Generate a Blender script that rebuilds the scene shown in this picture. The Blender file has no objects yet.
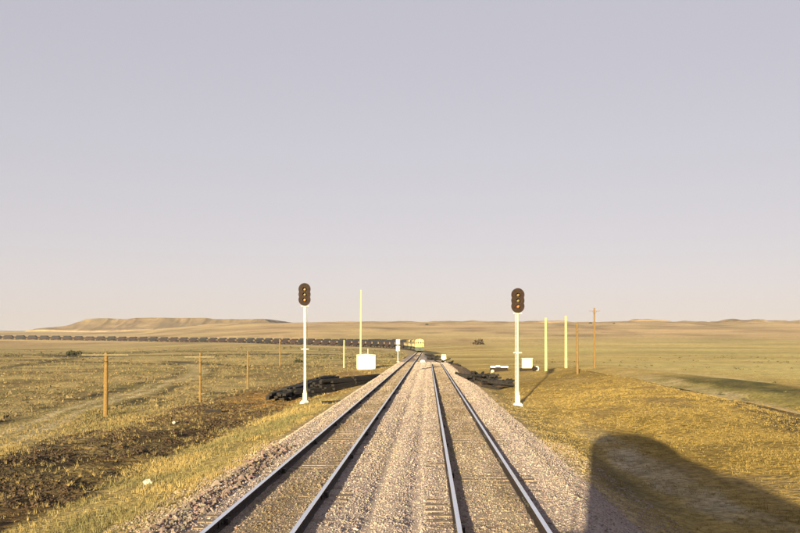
import bpy, math, random
import numpy as np
from mathutils import Vector, Matrix

# ------------------------------------------------------------------ camera, sky, sun, exposure
scene = bpy.context.scene
C = scene.collection
random.seed(7)
rng = np.random.default_rng(11)
R = math.radians

CAM_Z = 3.17            # eye height above the rail head, seated in a locomotive cab
cam_data = bpy.data.cameras.new('camera')
cam_data.sensor_width = 36.0
cam_data.lens = 36.0
cam_data.shift_x = -0.035
cam_data.shift_y = 0.0956
cam_data.clip_start = 0.05
cam_data.clip_end = 30000
cam = bpy.data.objects.new('camera', cam_data)
C.objects.link(cam)
cam.location = (0, 0, CAM_Z)
cam.rotation_euler = (R(90), 0, 0)
scene.camera = cam

SUN_AZ = 11.7           # shadows run this many degrees to the right of straight ahead
SUN_EL = 8.25
world = bpy.data.worlds.new('World')
scene.world = world
world.use_nodes = True
wn = world.node_tree
wn.nodes.clear()
wo = wn.nodes.new('ShaderNodeOutputWorld')
wb = wn.nodes.new('ShaderNodeBackground')
ws = wn.nodes.new('ShaderNodeTexSky')
ws.sky_type = 'NISHITA'
ws.sun_disc = False
ws.sun_elevation = R(SUN_EL)
ws.sun_rotation = R(180 + SUN_AZ)
ws.altitude = 1400
ws.air_density = 1.0
ws.dust_density = 2.5
ws.ozone_density = 1.6
wg = wn.nodes.new('ShaderNodeGamma')          # flattens the sky's range, as thin high haze does
wg.inputs['Gamma'].default_value = 0.25
wh = wn.nodes.new('ShaderNodeHueSaturation')
wh.inputs['Saturation'].default_value = 1.1
wh.inputs['Value'].default_value = 1.0
wt = wn.nodes.new('ShaderNodeMix')
wt.data_type = 'RGBA'
wt.blend_type = 'MULTIPLY'
wt.inputs['Factor'].default_value = 1.0
wt.inputs[7].default_value = (1.49, 1.26, 1.25, 1)
wn.links.new(ws.outputs['Color'], wg.inputs['Color'])
wn.links.new(wg.outputs['Color'], wh.inputs['Color'])
wn.links.new(wh.outputs['Color'], wt.inputs[6])
wn.links.new(wt.outputs[2], wb.inputs['Color'])
wn.links.new(wb.outputs['Background'], wo.inputs['Surface'])
wb.inputs['Strength'].default_value = 0.10

sun_data = bpy.data.lights.new('sun', 'SUN')
sun_data.energy = 5.0
sun_data.angle = R(0.55)
sun_data.color = (1.0, 0.83, 0.49)
sun = bpy.data.objects.new('sun', sun_data)
C.objects.link(sun)
sdir = Vector((math.sin(R(SUN_AZ)) * math.cos(R(SUN_EL)), math.cos(R(SUN_AZ)) * math.cos(R(SUN_EL)), -math.sin(R(SUN_EL))))
sun.rotation_euler = sdir.to_track_quat('-Z', 'Y').to_euler()
sun.location = (-20, -100, 40)

vs = scene.view_settings
vs.view_transform = 'Standard'
vs.look = 'None'
vs.exposure = 1.85
vs.gamma = 1.0
scene.cycles.max_bounces = 5
scene.cycles.use_denoising = True

# ------------------------------------------------------------------ helpers
class MB:
    """collects shapes into one mesh"""
    def __init__(s):
        s.v = []; s.f = []
    def add(s, verts, faces, M=None):
        b = len(s.v)
        if M is not None:
            verts = [tuple(M @ Vector(v)) for v in verts]
        s.v.extend([tuple(v) for v in verts])
        s.f.extend([tuple(i + b for i in f) for f in faces])
        return s
    def box(s, x0, x1, y0, y1, z0, z1, M=None, top=1.0, topy=None):
        cx, cy = (x0 + x1) / 2, (y0 + y1) / 2
        hx, hy = (x1 - x0) / 2, (y1 - y0) / 2
        ty = top if topy is None else topy
        v = [(cx - hx, cy - hy, z0), (cx + hx, cy - hy, z0), (cx + hx, cy + hy, z0), (cx - hx, cy + hy, z0),
             (cx - hx * top, cy - hy * ty, z1), (cx + hx * top, cy - hy * ty, z1), (cx + hx * top, cy + hy * ty, z1), (cx - hx * top, cy + hy * ty, z1)]
        return s.add(v, [(3, 2, 1, 0), (4, 5, 6, 7), (0, 1, 5, 4), (1, 2, 6, 5), (2, 3, 7, 6), (3, 0, 4, 7)], M)
    def tube(s, a, b, r0, r1=None, n=10, caps=True):
        r1 = r0 if r1 is None else r1
        a, b = Vector(a), Vector(b)
        d = (b - a).normalized()
        u = d.orthogonal().normalized(); w = d.cross(u)
        v = []
        for k in range(n):
            t = 2 * math.pi * k / n
            v.append(a + (u * math.cos(t) + w * math.sin(t)) * r0)
        for k in range(n):
            t = 2 * math.pi * k / n
            v.append(b + (u * math.cos(t) + w * math.sin(t)) * r1)
        f = [(k, (k + 1) % n, n + (k + 1) % n, n + k) for k in range(n)]
        if caps:
            f += [tuple(range(n - 1, -1, -1)), tuple(range(n, 2 * n))]
        return s.add(v, f)
    def prism_y(s, pts, y0, y1):
        """outline in x,z swept along y"""
        n = len(pts)
        v = [(p[0], y0, p[1]) for p in pts] + [(p[0], y1, p[1]) for p in pts]
        f = [(k, (k + 1) % n, n + (k + 1) % n, n + k) for k in range(n)]
        f += [tuple(range(n - 1, -1, -1)), tuple(range(n, 2 * n))]
        return s.add(v, f)
    def prism_x(s, pts, x0, x1):
        n = len(pts)
        v = [(x0, p[0], p[1]) for p in pts] + [(x1, p[0], p[1]) for p in pts]
        f = [(k, (k + 1) % n, n + (k + 1) % n, n + k) for k in range(n)]
        f += [tuple(range(n - 1, -1, -1)), tuple(range(n, 2 * n))]
        return s.add(v, f)
    def mesh(s, name):
        me = bpy.data.meshes.new(name)
        me.from_pydata(s.v, [], s.f)
        me.update()
        return me
    def build(s, name, mat, parent=None, smooth=False, bevel=0.0):
        me = s.mesh(name)
        return link(name, me, mat, parent, smooth, bevel)

def link(name, me, mat, parent=None, smooth=False, bevel=0.0):
    import bmesh
    bm = bmesh.new(); bm.from_mesh(me)
    bmesh.ops.recalc_face_normals(bm, faces=bm.faces)
    if bevel:
        bmesh.ops.bevel(bm, geom=list(bm.edges), offset=bevel, segments=1, affect='EDGES', clamp_overlap=True)
    bm.to_mesh(me); bm.free()
    if mat is not None and not me.materials:
        me.materials.append(mat)
    if smooth:
        me.polygons.foreach_set('use_smooth', [True] * len(me.polygons))
    o = bpy.data.objects.new(name, me)
    C.objects.link(o)
    if parent is not None:
        o.parent = parent
    return o

def np_mesh(name, v, tris, mat, cols=None, quads=False, smooth=False):
    me = bpy.data.meshes.new(name)
    k = 4 if quads else 3
    nf = len(tris)
    me.vertices.add(len(v)); me.vertices.foreach_set('co', np.ascontiguousarray(v, np.float32).ravel())
    me.loops.add(nf * k); me.loops.foreach_set('vertex_index', np.ascontiguousarray(tris, np.int32).ravel())
    me.polygons.add(nf)
    me.polygons.foreach_set('loop_start', np.arange(0, nf * k, k, dtype=np.int32))
    me.polygons.foreach_set('use_smooth', np.full(nf, smooth))
    me.update(calc_edges=True)
    if cols is not None:
        at_ = me.color_attributes.new('Col', 'FLOAT_COLOR', 'POINT')
        c4 = np.ones((len(v), 4), np.float32); c4[:, :3] = cols
        at_.data.foreach_set('color', c4.ravel())
    me.materials.append(mat)
    o = bpy.data.objects.new(name, me)
    C.objects.link(o)
    return o

def thing(name, label, cat, loc=(0, 0, 0), rotz=0.0, group=None):
    o = bpy.data.objects.new(name, None); C.objects.link(o)
    o.location = loc; o.rotation_euler = (0, 0, rotz)
    o['label'] = label; o['category'] = cat
    if group: o['group'] = group
    o.empty_display_size = 0.3
    return o

def tag(o, label=None, cat=None, group=None, kind=None):
    if label: o['label'] = label
    if cat: o['category'] = cat
    if group: o['group'] = group
    if kind: o['kind'] = kind
    return o

def copy_tree(o, parent=None):
    c = o.copy(); C.objects.link(c); c.parent = parent
    for ch in list(o.children):
        copy_tree(ch, c)
    return c

# --- noise
def _h(ix, iy, seed):
    n = (ix.astype(np.int64) * 374761393 + iy.astype(np.int64) * 668265263 + seed * 974634777) & 0x7fffffff
    n = ((n ^ (n >> 13)) * 1274126177) & 0x7fffffff
    n = n ^ (n >> 16)
    return (n & 0xffff) / 65535.0

def vnoise(x, y, seed=0):
    ix = np.floor(x); iy = np.floor(y)
    fx = x - ix; fy = y - iy
    u = fx * fx * (3 - 2 * fx); w = fy * fy * (3 - 2 * fy)
    a = _h(ix, iy, seed); b = _h(ix + 1, iy, seed); c = _h(ix, iy + 1, seed); d = _h(ix + 1, iy + 1, seed)
    return ((a * (1 - u) + b * u) * (1 - w) + (c * (1 - u) + d * u) * w) * 2 - 1

def fbm(x, y, oct=4, seed=0):
    r = 0; a = 1.0; t = 0
    for k in range(oct):
        r = r + a * vnoise(x, y, seed + k * 17); t += a
        x = x * 2.03 + 13.7; y = y * 2.03 - 7.1; a *= 0.5
    return r / t

def sst(a, b, x):
    t = np.clip((x - a) / (b - a), 0, 1)
    return t * t * (3 - 2 * t)

# --- track alignment (world: camera above the origin, rail head at z = 0, track runs along +y)
XL, XR = -3.03, 1.29
S0, RAD, S_END = 282.0, 600.0, 1160.0
def path(s):
    """left track centre line: straight, then a long curve to the left that climbs gently"""
    s = np.asarray(s, float)
    a = np.clip((s - S0) / RAD, 0, None)
    x = np.where(s < S0, XL, XL - RAD * (1 - np.cos(a)))
    y = np.where(s < S0, s, S0 + RAD * np.sin(a))
    z = 7.0 * (np.clip(s - S0, 0, None) / 785.0) ** 1.5
    return x, y, z, a
def right_x(y):
    """line of the right track; past its end the bare bed narrows toward the left track"""
    t = np.clip((np.asarray(y, float) - 128) / 80.0, 0, 1)
    return XR + (XL - XR) * (t * t * t * (t * (6 * t - 15) + 10))

# --- the lie of the land
HL = ([-200, 100, 250, 400, 600, 800, 1200, 2000, 2600, 4000, 5000, 9000], [-2, -2, -1.9, -1.3, 0.3, 3.2, 10, 27, 42, 61, 62, 40])
HR = ([-200, 100, 200, 300, 600, 1000, 1500, 1900, 2300, 4000, 9000], [-1.2, -1.1, -1.3, -1.0, 4.5, 18, 38, 51, 52, 45, 20])
NX = ([-60, -40, -22, -17, -10.8, -6.3, -5, 3.6, 4.8, 6.6, 9, 12, 17, 20.5, 23.0, 27, 30.5, 34, 40, 60, 100],
      [-2.1, -2.1, -2.05, -1.9, -1.75, -0.95, -0.6, -0.6, -0.95, -1.3, -1.2, -1.0, -0.8, -0.9, -1.35, -1.75, -1.15, -1.0, -1.5, -1.6, -1.2])
PS = np.arange(0, 1200, 4.0)
PX, PY, PZ, PA = path(PS)

def soil_mask(x, y):
    e = 1.2 * fbm(x * 0.25, y * 0.12, 3, 5)
    return sst(-10.2, -11.4, x + e) * sst(-21, -16.5, x + 2.0 * e) * sst(120, 75, y) 

def trail_x(y):
    return np.interp(y, [20, 44, 62, 100, 138, 200, 300], [-19, -23.5, -27.6, -33, -39, -60, -110]) + 0.8 * fbm(y / 17, y * 0, 2, 131)

def height(x, y, fine=True):
    x = np.asarray(x, float); y = np.asarray(y, float)
    ya = np.maximum(y, 60.0)
    ang = x / ya
    w = sst(-0.45, -0.19, ang + 0.02 * fbm(x / 400, y / 400, 2, 3))
    hf = np.interp(y, *HL) * (1 - w) + np.interp(y, *HR) * w
    # knolls along the right-hand skyline
    for kx, ky, kh, sx_ in ((527, 1900, 3.0, 70), (700, 1820, 2.5, 90), (790, 1850, 2.5, 90), (905, 1900, 3, 80), (160, 1950, 3.0, 120), (-120, 1950, 1.0, 90)):
        hf = hf + kh * np.exp(-((x - kx) / sx_) ** 2 - ((y - ky) / 160) ** 2)
    farw = sst(250, 900, y)
    hf = hf + farw * (0.0024 * np.minimum(ya, 2600) * fbm(x / 120, y / 190, 5, 31))
    midw = sst(90, 260, ya) * (1 - 0.5 * farw)
    hf = hf + midw * (0.45 * fbm(x / 26, y / 40, 4, 41))
    # cross-section beside the track
    bend = 2.2 * fbm(y / 45.0, y * 0 + 3.3, 3, 77) * sst(14, 22, x)
    hn = np.interp(x + bend, *NX)
    nw = sst(300, 105, y) * sst(130, 60, np.abs(x))
    h = hf * (1 - nw) + hn * nw
    # uneven golden bank right of the right-hand signal
    bk = np.exp(-((x - 15.5 - 0.05 * (y - 60)) / 5.0) ** 2) * sst(28, 52, y) * sst(135, 92, y)
    h = h + bk * (0.75 + 0.45 * fbm(x / 6.0, y / 13.0, 3, 81))
    # the line's own formation through the plain
    if np.any(y > 90):
        far = (y > 90) & (y < 1150) & (x > -760) & (x < 120)
        if np.any(far):
            xf = x[far]; yf = y[far]
            best = np.full(xf.shape, 1e9); bz = np.zeros(xf.shape)
            for i in range(20, len(PS), 2):
                d = (xf - PX[i]) ** 2 + (yf - PY[i]) ** 2
                k = d < best
                best[k] = d[k]; bz[k] = PZ[i]
            g = np.exp(-(np.sqrt(best) / 38.0) ** 2) * sst(100, 190, yf)
            hh = h[far]
            h[far] = hh * (1 - g) + (bz - 1.35) * g
    if fine:
        sm = soil_mask(x, y)
        off = sst(5.2, 7.5, np.abs(x))
        far_fade = sst(240, 90, ya)
        h = h + off * far_fade * (0.16 * fbm(x / 7.0, y / 9.0, 3, 51) + 0.055 * fbm(x / 1.1, y / 1.3, 3, 55) * sst(120, 40, ya))
        h = h + sm * (0.26 * np.abs(fbm(x / 1.5, y / 1.9, 4, 61)) + 0.10 * fbm(x / 0.55, y / 0.6, 2, 65) - 0.02)
        # rough left-hand plain
        h = h + sst(-18, -30, x) * far_fade * 0.20 * fbm(x / 5.0, y / 6.0, 3, 71)
    return h

def hz(x, y):
    return float(height(np.array([x]), np.array([y]))[0])

_T = np.concatenate([np.arange(8, 200, 0.25), np.geomspace(200, 4000, 2500)])
def at(px, py, lift=0.0):
    """ground point where a picture position meets the terrain"""
    xs = (px - 428.0) / 800.0 * _T
    zs = CAM_Z - (py - 343.0) / 800.0 * _T
    hh = height(xs, _T.copy()) + lift
    k = int(np.argmax(zs <= hh))
    return float(xs[k]), float(_T[k]), float(hh[k])

# ------------------------------------------------------------------ materials
def nodes(name):
    m = bpy.data.materials.new(name); m.use_nodes = True
    nt = m.node_tree
    return m, nt, nt.nodes['Principled BSDF']

def noise_mat(name, c1, c2, scale=3.0, rough=0.85, bump=0.0, bscale=None, detail=6, metallic=0.0, spec=0.3, attr=False, coord='Object', dist=0.02):
    m, nt, p = nodes(name)
    tc = nt.nodes.new('ShaderNodeTexCoord')
    n = nt.nodes.new('ShaderNodeTexNoise'); n.inputs['Scale'].default_value = scale; n.inputs['Detail'].default_value = detail
    n.inputs['Roughness'].default_value = 0.65
    nt.links.new(tc.outputs[coord], n.inputs['Vector'])
    r = nt.nodes.new('ShaderNodeValToRGB')
    r.color_ramp.elements[0].position = 0.32; r.color_ramp.elements[1].position = 0.68
    r.color_ramp.elements[0].color = (*c1, 1); r.color_ramp.elements[1].color = (*c2, 1)
    nt.links.new(n.outputs['Fac'], r.inputs['Fac'])
    out = r.outputs['Color']
    if attr:
        a = nt.nodes.new('ShaderNodeVertexColor'); a.layer_name = 'Col'
        mx = nt.nodes.new('ShaderNodeMix'); mx.data_type = 'RGBA'; mx.blend_type = 'MULTIPLY'; mx.inputs['Factor'].default_value = 1
        nt.links.new(a.outputs['Color'], mx.inputs[6]); nt.links.new(out, mx.inputs[7]); out = mx.outputs[2]
    nt.links.new(out, p.inputs['Base Color'])
    p.inputs['Roughness'].default_value = rough; p.inputs['Metallic'].default_value = metallic
    p.inputs['Specular IOR Level'].default_value = spec
    if bump:
        b = nt.nodes.new('ShaderNodeBump'); b.inputs['Strength'].default_value = bump; b.inputs['Distance'].default_value = dist
        n2 = nt.nodes.new('ShaderNodeTexNoise'); n2.inputs['Scale'].default_value = bscale or scale * 4; n2.inputs['Detail'].default_value = 5
        nt.links.new(tc.outputs[coord], n2.inputs['Vector'])
        nt.links.new(n2.outputs['Fac'], b.inputs['Height']); nt.links.new(b.outputs['Normal'], p.inputs['Normal'])
    return m

def ground_mat():
    m, nt, p = nodes('prairie_ground')
    tc = nt.nodes.new('ShaderNodeTexCoord')
    a = nt.nodes.new('ShaderNodeVertexColor'); a.layer_name = 'Col'
    out = a.outputs['Color']
    def layer(out, scale, lo, hi, stretch=(1, 1, 1), detail=7):
        mp = nt.nodes.new('ShaderNodeMapping'); mp.inputs['Scale'].default_value = stretch
        nt.links.new(tc.outputs['Object'], mp.inputs['Vector'])
        n = nt.nodes.new('ShaderNodeTexNoise'); n.inputs['Scale'].default_value = scale; n.inputs['Detail'].default_value = detail
        n.inputs['Roughness'].default_value = 0.7
        nt.links.new(mp.outputs['Vector'], n.inputs['Vector'])
        r = nt.nodes.new('ShaderNodeValToRGB')
        r.color_ramp.elements[0].position = 0.34; r.color_ramp.elements[1].position = 0.66
        r.color_ramp.elements[0].color = (*lo, 1); r.color_ramp.elements[1].color = (*hi, 1)
        nt.links.new(n.outputs['Fac'], r.inputs['Fac'])
        mx = nt.nodes.new('ShaderNodeMix'); mx.data_type = 'RGBA'; mx.blend_type = 'MULTIPLY'; mx.inputs['Factor'].default_value = 1
        nt.links.new(out, mx.inputs[6]); nt.links.new(r.outputs['Color'], mx.inputs[7])
        return mx.outputs[2]
    out = layer(out, 3.5, (0.55, 0.53, 0.50), (1.35, 1.35, 1.35))
    out = layer(out, 0.35, (0.70, 0.70, 0.66), (1.22, 1.20, 1.15))
    out = layer(out, 0.012, (0.80, 0.84, 0.80), (1.15, 1.10, 1.08), (0.6, 1, 1))
    nt.links.new(out, p.inputs['Base Color'])
    p.inputs['Roughness'].default_value = 0.95; p.inputs['Specular IOR Level'].default_value = 0.1
    b = nt.nodes.new('ShaderNodeBump'); b.inputs['Strength'].default_value = 0.9; b.inputs['Distance'].default_value = 0.30
    n2 = nt.nodes.new('ShaderNodeTexNoise'); n2.inputs['Scale'].default_value = 4.0; n2.inputs['Detail'].default_value = 7
    nt.links.new(tc.outputs['Object'], n2.inputs['Vector'])
    nt.links.new(n2.outputs['Fac'], b.inputs['Height']); nt.links.new(b.outputs['Normal'], p.inputs['Normal'])
    return m

def attr_mat(name, rough=0.9, trans=0.0):
    m, nt, p = nodes(name)
    a = nt.nodes.new('ShaderNodeVertexColor'); a.layer_name = 'Col'
    nt.links.new(a.outputs['Color'], p.inputs['Base Color'])
    p.inputs['Roughness'].default_value = rough; p.inputs['Specular IOR Level'].default_value = 0.15
    return m

M = {}
M['ground'] = ground_mat()
M['stones'] = attr_mat('ballast_stone')
M['grass'] = attr_mat('dry_grass')
M['sage'] = attr_mat('sagebrush')
M['ballast'] = noise_mat('crushed_stone', (0.74, 0.74, 0.74), (1.25, 1.25, 1.25), 26, 0.95, 0.9, 34, spec=0.1, dist=0.05, attr=True)
M['tie'] = noise_mat('weathered_tie_wood', (0.13, 0.10, 0.075), (0.26, 0.20, 0.15), 9, 0.9, 0.6, 40, spec=0.15)
M['creosote'] = noise_mat('creosoted_wood', (0.006, 0.0055, 0.0065), (0.020, 0.016, 0.015), 5, 0.85, 0.5, 30, spec=0.25)
M['rail'] = noise_mat('rusted_rail_steel', (0.016, 0.011, 0.010), (0.045, 0.028, 0.021), 14, 0.8, 0.3, 60)
M['railtop'] = noise_mat('polished_rail_head', (0.90, 0.92, 0.95), (0.98, 0.98, 0.99), 5, 0.22, metallic=1.0, spec=0.5)
M['joint'] = noise_mat('joint_bar_steel', (0.010, 0.008, 0.007), (0.03, 0.024, 0.02), 20, 0.7)
M['white'] = noise_mat('white_paint', (0.42, 0.41, 0.27), (0.54, 0.53, 0.37), 4, 0.6, 0.1, 30)
M['silver'] = noise_mat('aluminium_paint', (0.44, 0.44, 0.32), (0.56, 0.56, 0.42), 6, 0.5, 0.1, 30)
M['concrete'] = noise_mat('concrete', (0.38, 0.36, 0.32), (0.55, 0.53, 0.48), 8, 0.9, 0.4, 40)
M['black'] = noise_mat('black_signal_paint', (0.010, 0.0055, 0.004), (0.024, 0.012, 0.008), 6, 0.7, 0.1, 30, spec=0.12)
M['pole'] = noise_mat('brown_pole_wood', (0.095, 0.056, 0.017), (0.18, 0.11, 0.036), 7, 0.85, 0.4, 40)
M['palepole'] = noise_mat('pale_pole_wood', (0.28, 0.25, 0.12), (0.42, 0.37, 0.19), 6, 0.85, 0.3, 40)
M['arm'] = noise_mat('grey_crossarm_wood', (0.12, 0.10, 0.06), (0.19, 0.155, 0.095), 8, 0.85, 0.3, 40)
M['glassy'] = noise_mat('insulator_glass', (0.05, 0.06, 0.05), (0.10, 0.11, 0.09), 20, 0.3, spec=0.4)
M['coal'] = noise_mat('coal', (0.008, 0.008, 0.009), (0.03, 0.03, 0.032), 3, 0.7, 0.6, 9)
M['car'] = noise_mat('hopper_oxide_paint', (0.016, 0.010, 0.011), (0.034, 0.020, 0.020), 1.5, 0.7, 0.2, 10)
M['truck'] = noise_mat('bogie_steel', (0.015, 0.012, 0.011), (0.05, 0.04, 0.034), 6, 0.8, 0.3, 20)
M['yellow'] = noise_mat('yellow_locomotive_paint', (0.50, 0.36, 0.06), (0.66, 0.50, 0.10), 2, 0.5, 0.05, 10)
M['green'] = noise_mat('dark_green_paint', (0.008, 0.014, 0.010), (0.018, 0.028, 0.018), 3, 0.5)
M['glass'] = noise_mat('cab_glass', (0.03, 0.04, 0.045), (0.06, 0.07, 0.075), 2, 0.08, spec=0.8)
M['rock'] = noise_mat('pale_rock', (0.28, 0.26, 0.22), (0.42, 0.39, 0.33), 9, 0.9, 0.5, 40)
M['timber'] = noise_mat('dark_timber', (0.007, 0.0045, 0.0035), (0.022, 0.013, 0.009), 6, 0.85, 0.4, 30)
M['roadbed'] = noise_mat('weedy_roadbed', (0.15, 0.115, 0.065), (0.26, 0.20, 0.11), 0.6, 0.95, 0.8, 3, dist=0.2)
M['end_sheet'] = noise_mat('sunlit_end_sheet', (0.10, 0.07, 0.05), (0.19, 0.14, 0.10), 1.5, 0.8)  # paler than the sides: sunlight on the car ends put into the colour
M['ochre'] = noise_mat('grimy_ochre_paint', (0.13, 0.085, 0.025), (0.22, 0.15, 0.045), 1.5, 0.6)
M['mud'] = noise_mat('churned_dark_earth', (0.03, 0.02, 0.014), (0.13, 0.085, 0.05), 2.5, 0.95, 0.9, 8, dist=0.08)
M['pale_slab'] = noise_mat('pale_slab', (0.60, 0.57, 0.50), (0.80, 0.77, 0.70), 5, 0.8, 0.3, 20)

def lens_mat(name, col, emit=0.0):
    m, nt, p = nodes(name)
    p.inputs['Base Color'].default_value = (*col, 1)
    p.inputs['Roughness'].default_value = 0.5
    p.inputs['Specular IOR Level'].default_value = 0.3
    n = nt.nodes.new('ShaderNodeTexVoronoi'); n.inputs['Scale'].default_value = 60
    b = nt.nodes.new('ShaderNodeBump'); b.inputs['Strength'].default_value = 0.3
    nt.links.new(n.outputs['Distance'], b.inputs['Height']); nt.links.new(b.outputs['Normal'], p.inputs['Normal'])
    if emit:
        p.inputs['Emission Color'].default_value = (*col, 1)
        p.inputs['Emission Strength'].default_value = emit
    return m
M['lens_yellow'] = lens_mat('yellow_lens', (0.12, 0.07, 0.016))
M['lens_green'] = lens_mat('green_lens', (0.085, 0.07, 0.02))
M['lens_red'] = lens_mat('red_lens', (0.19, 0.085, 0.014))
M['lens_red_lit'] = lens_mat('lit_red_lens', (0.26, 0.065, 0.01), 0.12)
M['lamp_glass'] = lens_mat('headlamp_glass', (0.7, 0.7, 0.65))
M['lamp_lit'] = lens_mat('lit_headlamp', (1.0, 0.92, 0.55), 12.0)

# ------------------------------------------------------------------ ground sheet
def axis_x():
    c = np.arange(-34, 34.01, 0.26)
    o = 34 + np.cumsum(np.geomspace(0.3, 190, 150))
    return np.concatenate([-o[::-1], c, o])
def axis_y():
    a = -60 * np.geomspace(1, 120, 14)[::-1]
    b = np.arange(-58, 10, 1.5)
    c = np.arange(10, 75, 0.22)
    d = 75 + np.cumsum(np.geomspace(0.24, 120, 260))
    return np.concatenate([a, b, c, d])
gx, gy = axis_x(), axis_y()
XX, YY = np.meshgrid(gx, gy)
Hh = height(XX.ravel(), YY.ravel())
XF, YF = XX.ravel(), YY.ravel()
inside = (XF > -5.2) & (XF < 3.9) & (YF < 150)
Hh[inside] -= 0.15

def lerp(a, b, t):
    return a + (np.asarray(b) - a) * t[:, None]
def ground_colour(x, y, h):
    n1 = fbm(x / 9.0, y / 14.0, 4, 101); n2 = fbm(x / 2.3, y / 3.1, 3, 103); n3 = fbm(x / 60.0, y / 90.0, 4, 107)
    straw = np.array([0.40, 0.30, 0.12]); olive = np.array([0.20, 0.165, 0.07]); tan = np.array([0.44, 0.34, 0.18])
    col = np.tile(straw, (len(x), 1))
    ya = np.maximum(y, 30)
    # left side is a greyer, weedier prairie
    lw = sst(-4, -18, x)
    col = lerp(col, tan * 0.86, lw * 0.75)
    col = lerp(col, olive, lw * np.clip(0.35 + 1.5 * n1 + 0.9 * n2, 0, 1) * 0.9)
    bp = np.clip(2.2 * fbm(x / 13.0, y / 21.0, 4, 157) - 0.15, 0, 1) * lw * sst(420, 300, ya)
    col = lerp(col, np.array([0.135, 0.092, 0.048]), bp * 0.85)
    # right side: richer golden grass on the knoll
    rw = sst(4, 9, x) * sst(160, 80, ya)
    col = lerp(col, np.array([0.27, 0.185, 0.052]), rw * np.clip(0.75 + 0.5 * n1, 0, 1))
    col = lerp(col, np.array([0.33, 0.235, 0.125]), rw * np.clip(2.0 * fbm(x / 3.5, y / 8.0, 4, 151) - 0.25, 0, 1) * 0.55)
    # green weeds beyond the farm track
    gb = 0.5 * fbm(x / 3.0, y / 3.0, 2, 141)
    gxx = np.interp(y, [30, 67, 94, 130], [29.5, 31, 32.5, 33]) + gb
    sw = sst(4.2, 2.0, np.abs(x - gxx - 0.5)) * sst(125, 85, ya)
    col = lerp(col, np.array([0.06, 0.068, 0.030]), sw * np.clip(0.8 + 0.5 * n2, 0, 0.95))
    wd_ = sst(26, 27.5, x) * sst(31, 29, x) * sst(130, 95, ya)
    col = lerp(col, np.array([0.27, 0.23, 0.085]), wd_ * 0.8)
    rs = sst(40, 60, x) * np.clip(0.25 + 1.0 * n3, 0, 1)
    col = lerp(col, np.array([0.46, 0.40, 0.17]), rs * 0.8)
    # farm track: pale wheel-worn strip with a darker strip painted along its left
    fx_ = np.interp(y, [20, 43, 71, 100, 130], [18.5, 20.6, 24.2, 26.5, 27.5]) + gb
    rd = sst(0.3, 1.0, x - fx_) * sst(4.6, 3.2, x - fx_) * sst(135, 100, ya)
    col = lerp(col, np.array([0.47, 0.385, 0.26]), rd * np.clip(0.45 + 0.6 * n2, 0, 0.8))
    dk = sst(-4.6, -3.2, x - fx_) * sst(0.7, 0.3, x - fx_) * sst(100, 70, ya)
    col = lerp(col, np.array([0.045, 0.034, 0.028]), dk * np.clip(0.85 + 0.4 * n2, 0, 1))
    pl = sst(36.5, 38, x + gb) * sst(42, 40, x + gb) * sst(200, 120, ya)
    col = lerp(col, np.array([0.47, 0.38, 0.24]), pl * 0.7)
    # far slopes: rosy tan with bands
    fw = sst(250, 700, ya)
    band = np.sin(h / 3.2 + 2.5 * n3)
    farc = lerp(np.tile(np.array([0.50, 0.36, 0.225]), (len(x), 1)), np.array([0.33, 0.225, 0.14]), np.clip(0.30 + 0.35 * band + 0.5 * n3, 0, 1))
    farc = lerp(farc, np.array([0.46, 0.37, 0.18]), np.clip(0.1 + 1.2 * fbm(x / 170, y / 240, 3, 113), 0, 1) * 0.6)
    farc = lerp(farc, np.array([0.22, 0.155, 0.10]), np.clip(2.0 * fbm(x / 46, y / 130, 4, 119), 0, 1) * 0.8)
    farc = lerp(farc, np.array([0.54, 0.42, 0.25]), np.clip(1.8 * fbm(x / 95, y / 40, 4, 127) - 0.2, 0, 1) * 0.7)
    col = lerp(col, farc, fw)
    bd = fbm(x / 70.0, y / 11.0, 3, 137)
    mb_ = sst(90, 170, ya) * sst(900, 400, ya)
    col = lerp(col, np.array([0.25, 0.215, 0.095]), np.clip(1.7 * bd, 0, 1) * mb_ * 0.75)
    col = lerp(col, np.array([0.56, 0.46, 0.24]), np.clip(-1.7 * bd, 0, 1) * mb_ * 0.7)
    pw = sst(26, 40, x) * sst(70, 120, ya) * sst(900, 450, ya)
    col = lerp(col, np.array([0.55, 0.46, 0.22]), pw * np.clip(0.55 + 0.5 * n3, 0, 1) * 0.6)
    # disturbed soil along the left
    sm = soil_mask(x, y)
    soil = lerp(np.tile(np.array([0.105, 0.066, 0.032]), (len(x), 1)), np.array([0.035, 0.025, 0.016]), np.clip(0.5 + 1.6 * fbm(x / 3.2, y / 5.5, 4, 109), 0, 1) * sst(62, 34, ya))
    col = lerp(col, soil, sm * np.clip(0.85 + 0.5 * n2, 0, 1))
    # ochre bare ground toward the timber stacks on the left
    oc = sst(-22, -14, x + 2 * n1) * sst(-6, -8, x) * sst(48, 66, ya) * sst(170, 110, ya)
    col = lerp(col, np.array([0.30, 0.18, 0.065]), oc * np.clip(0.65 + 0.6 * n2, 0, 1))
    # two-track trail wandering off to the left
    tx = trail_x(y)
    dd = np.abs(x - tx)
    trw = sst(0.6, 0.2, np.abs(dd - 0.8) + 0.3 * n2) * sst(20, 40, y) * sst(300, 180, y)
    col = lerp(col, np.array([0.48, 0.39, 0.25]), trw * 0.8)
    ed = (np.exp(-((x - tx - 2.7) / 0.8) ** 2) + np.exp(-((x - tx + 3.2) / 1.1) ** 2)) * sst(20, 40, y) * sst(260, 160, y)
    col = lerp(col, np.array([0.05, 0.042, 0.028]), ed * np.clip(0.75 + 0.9 * n2, 0, 1) * 0.95)
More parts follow.
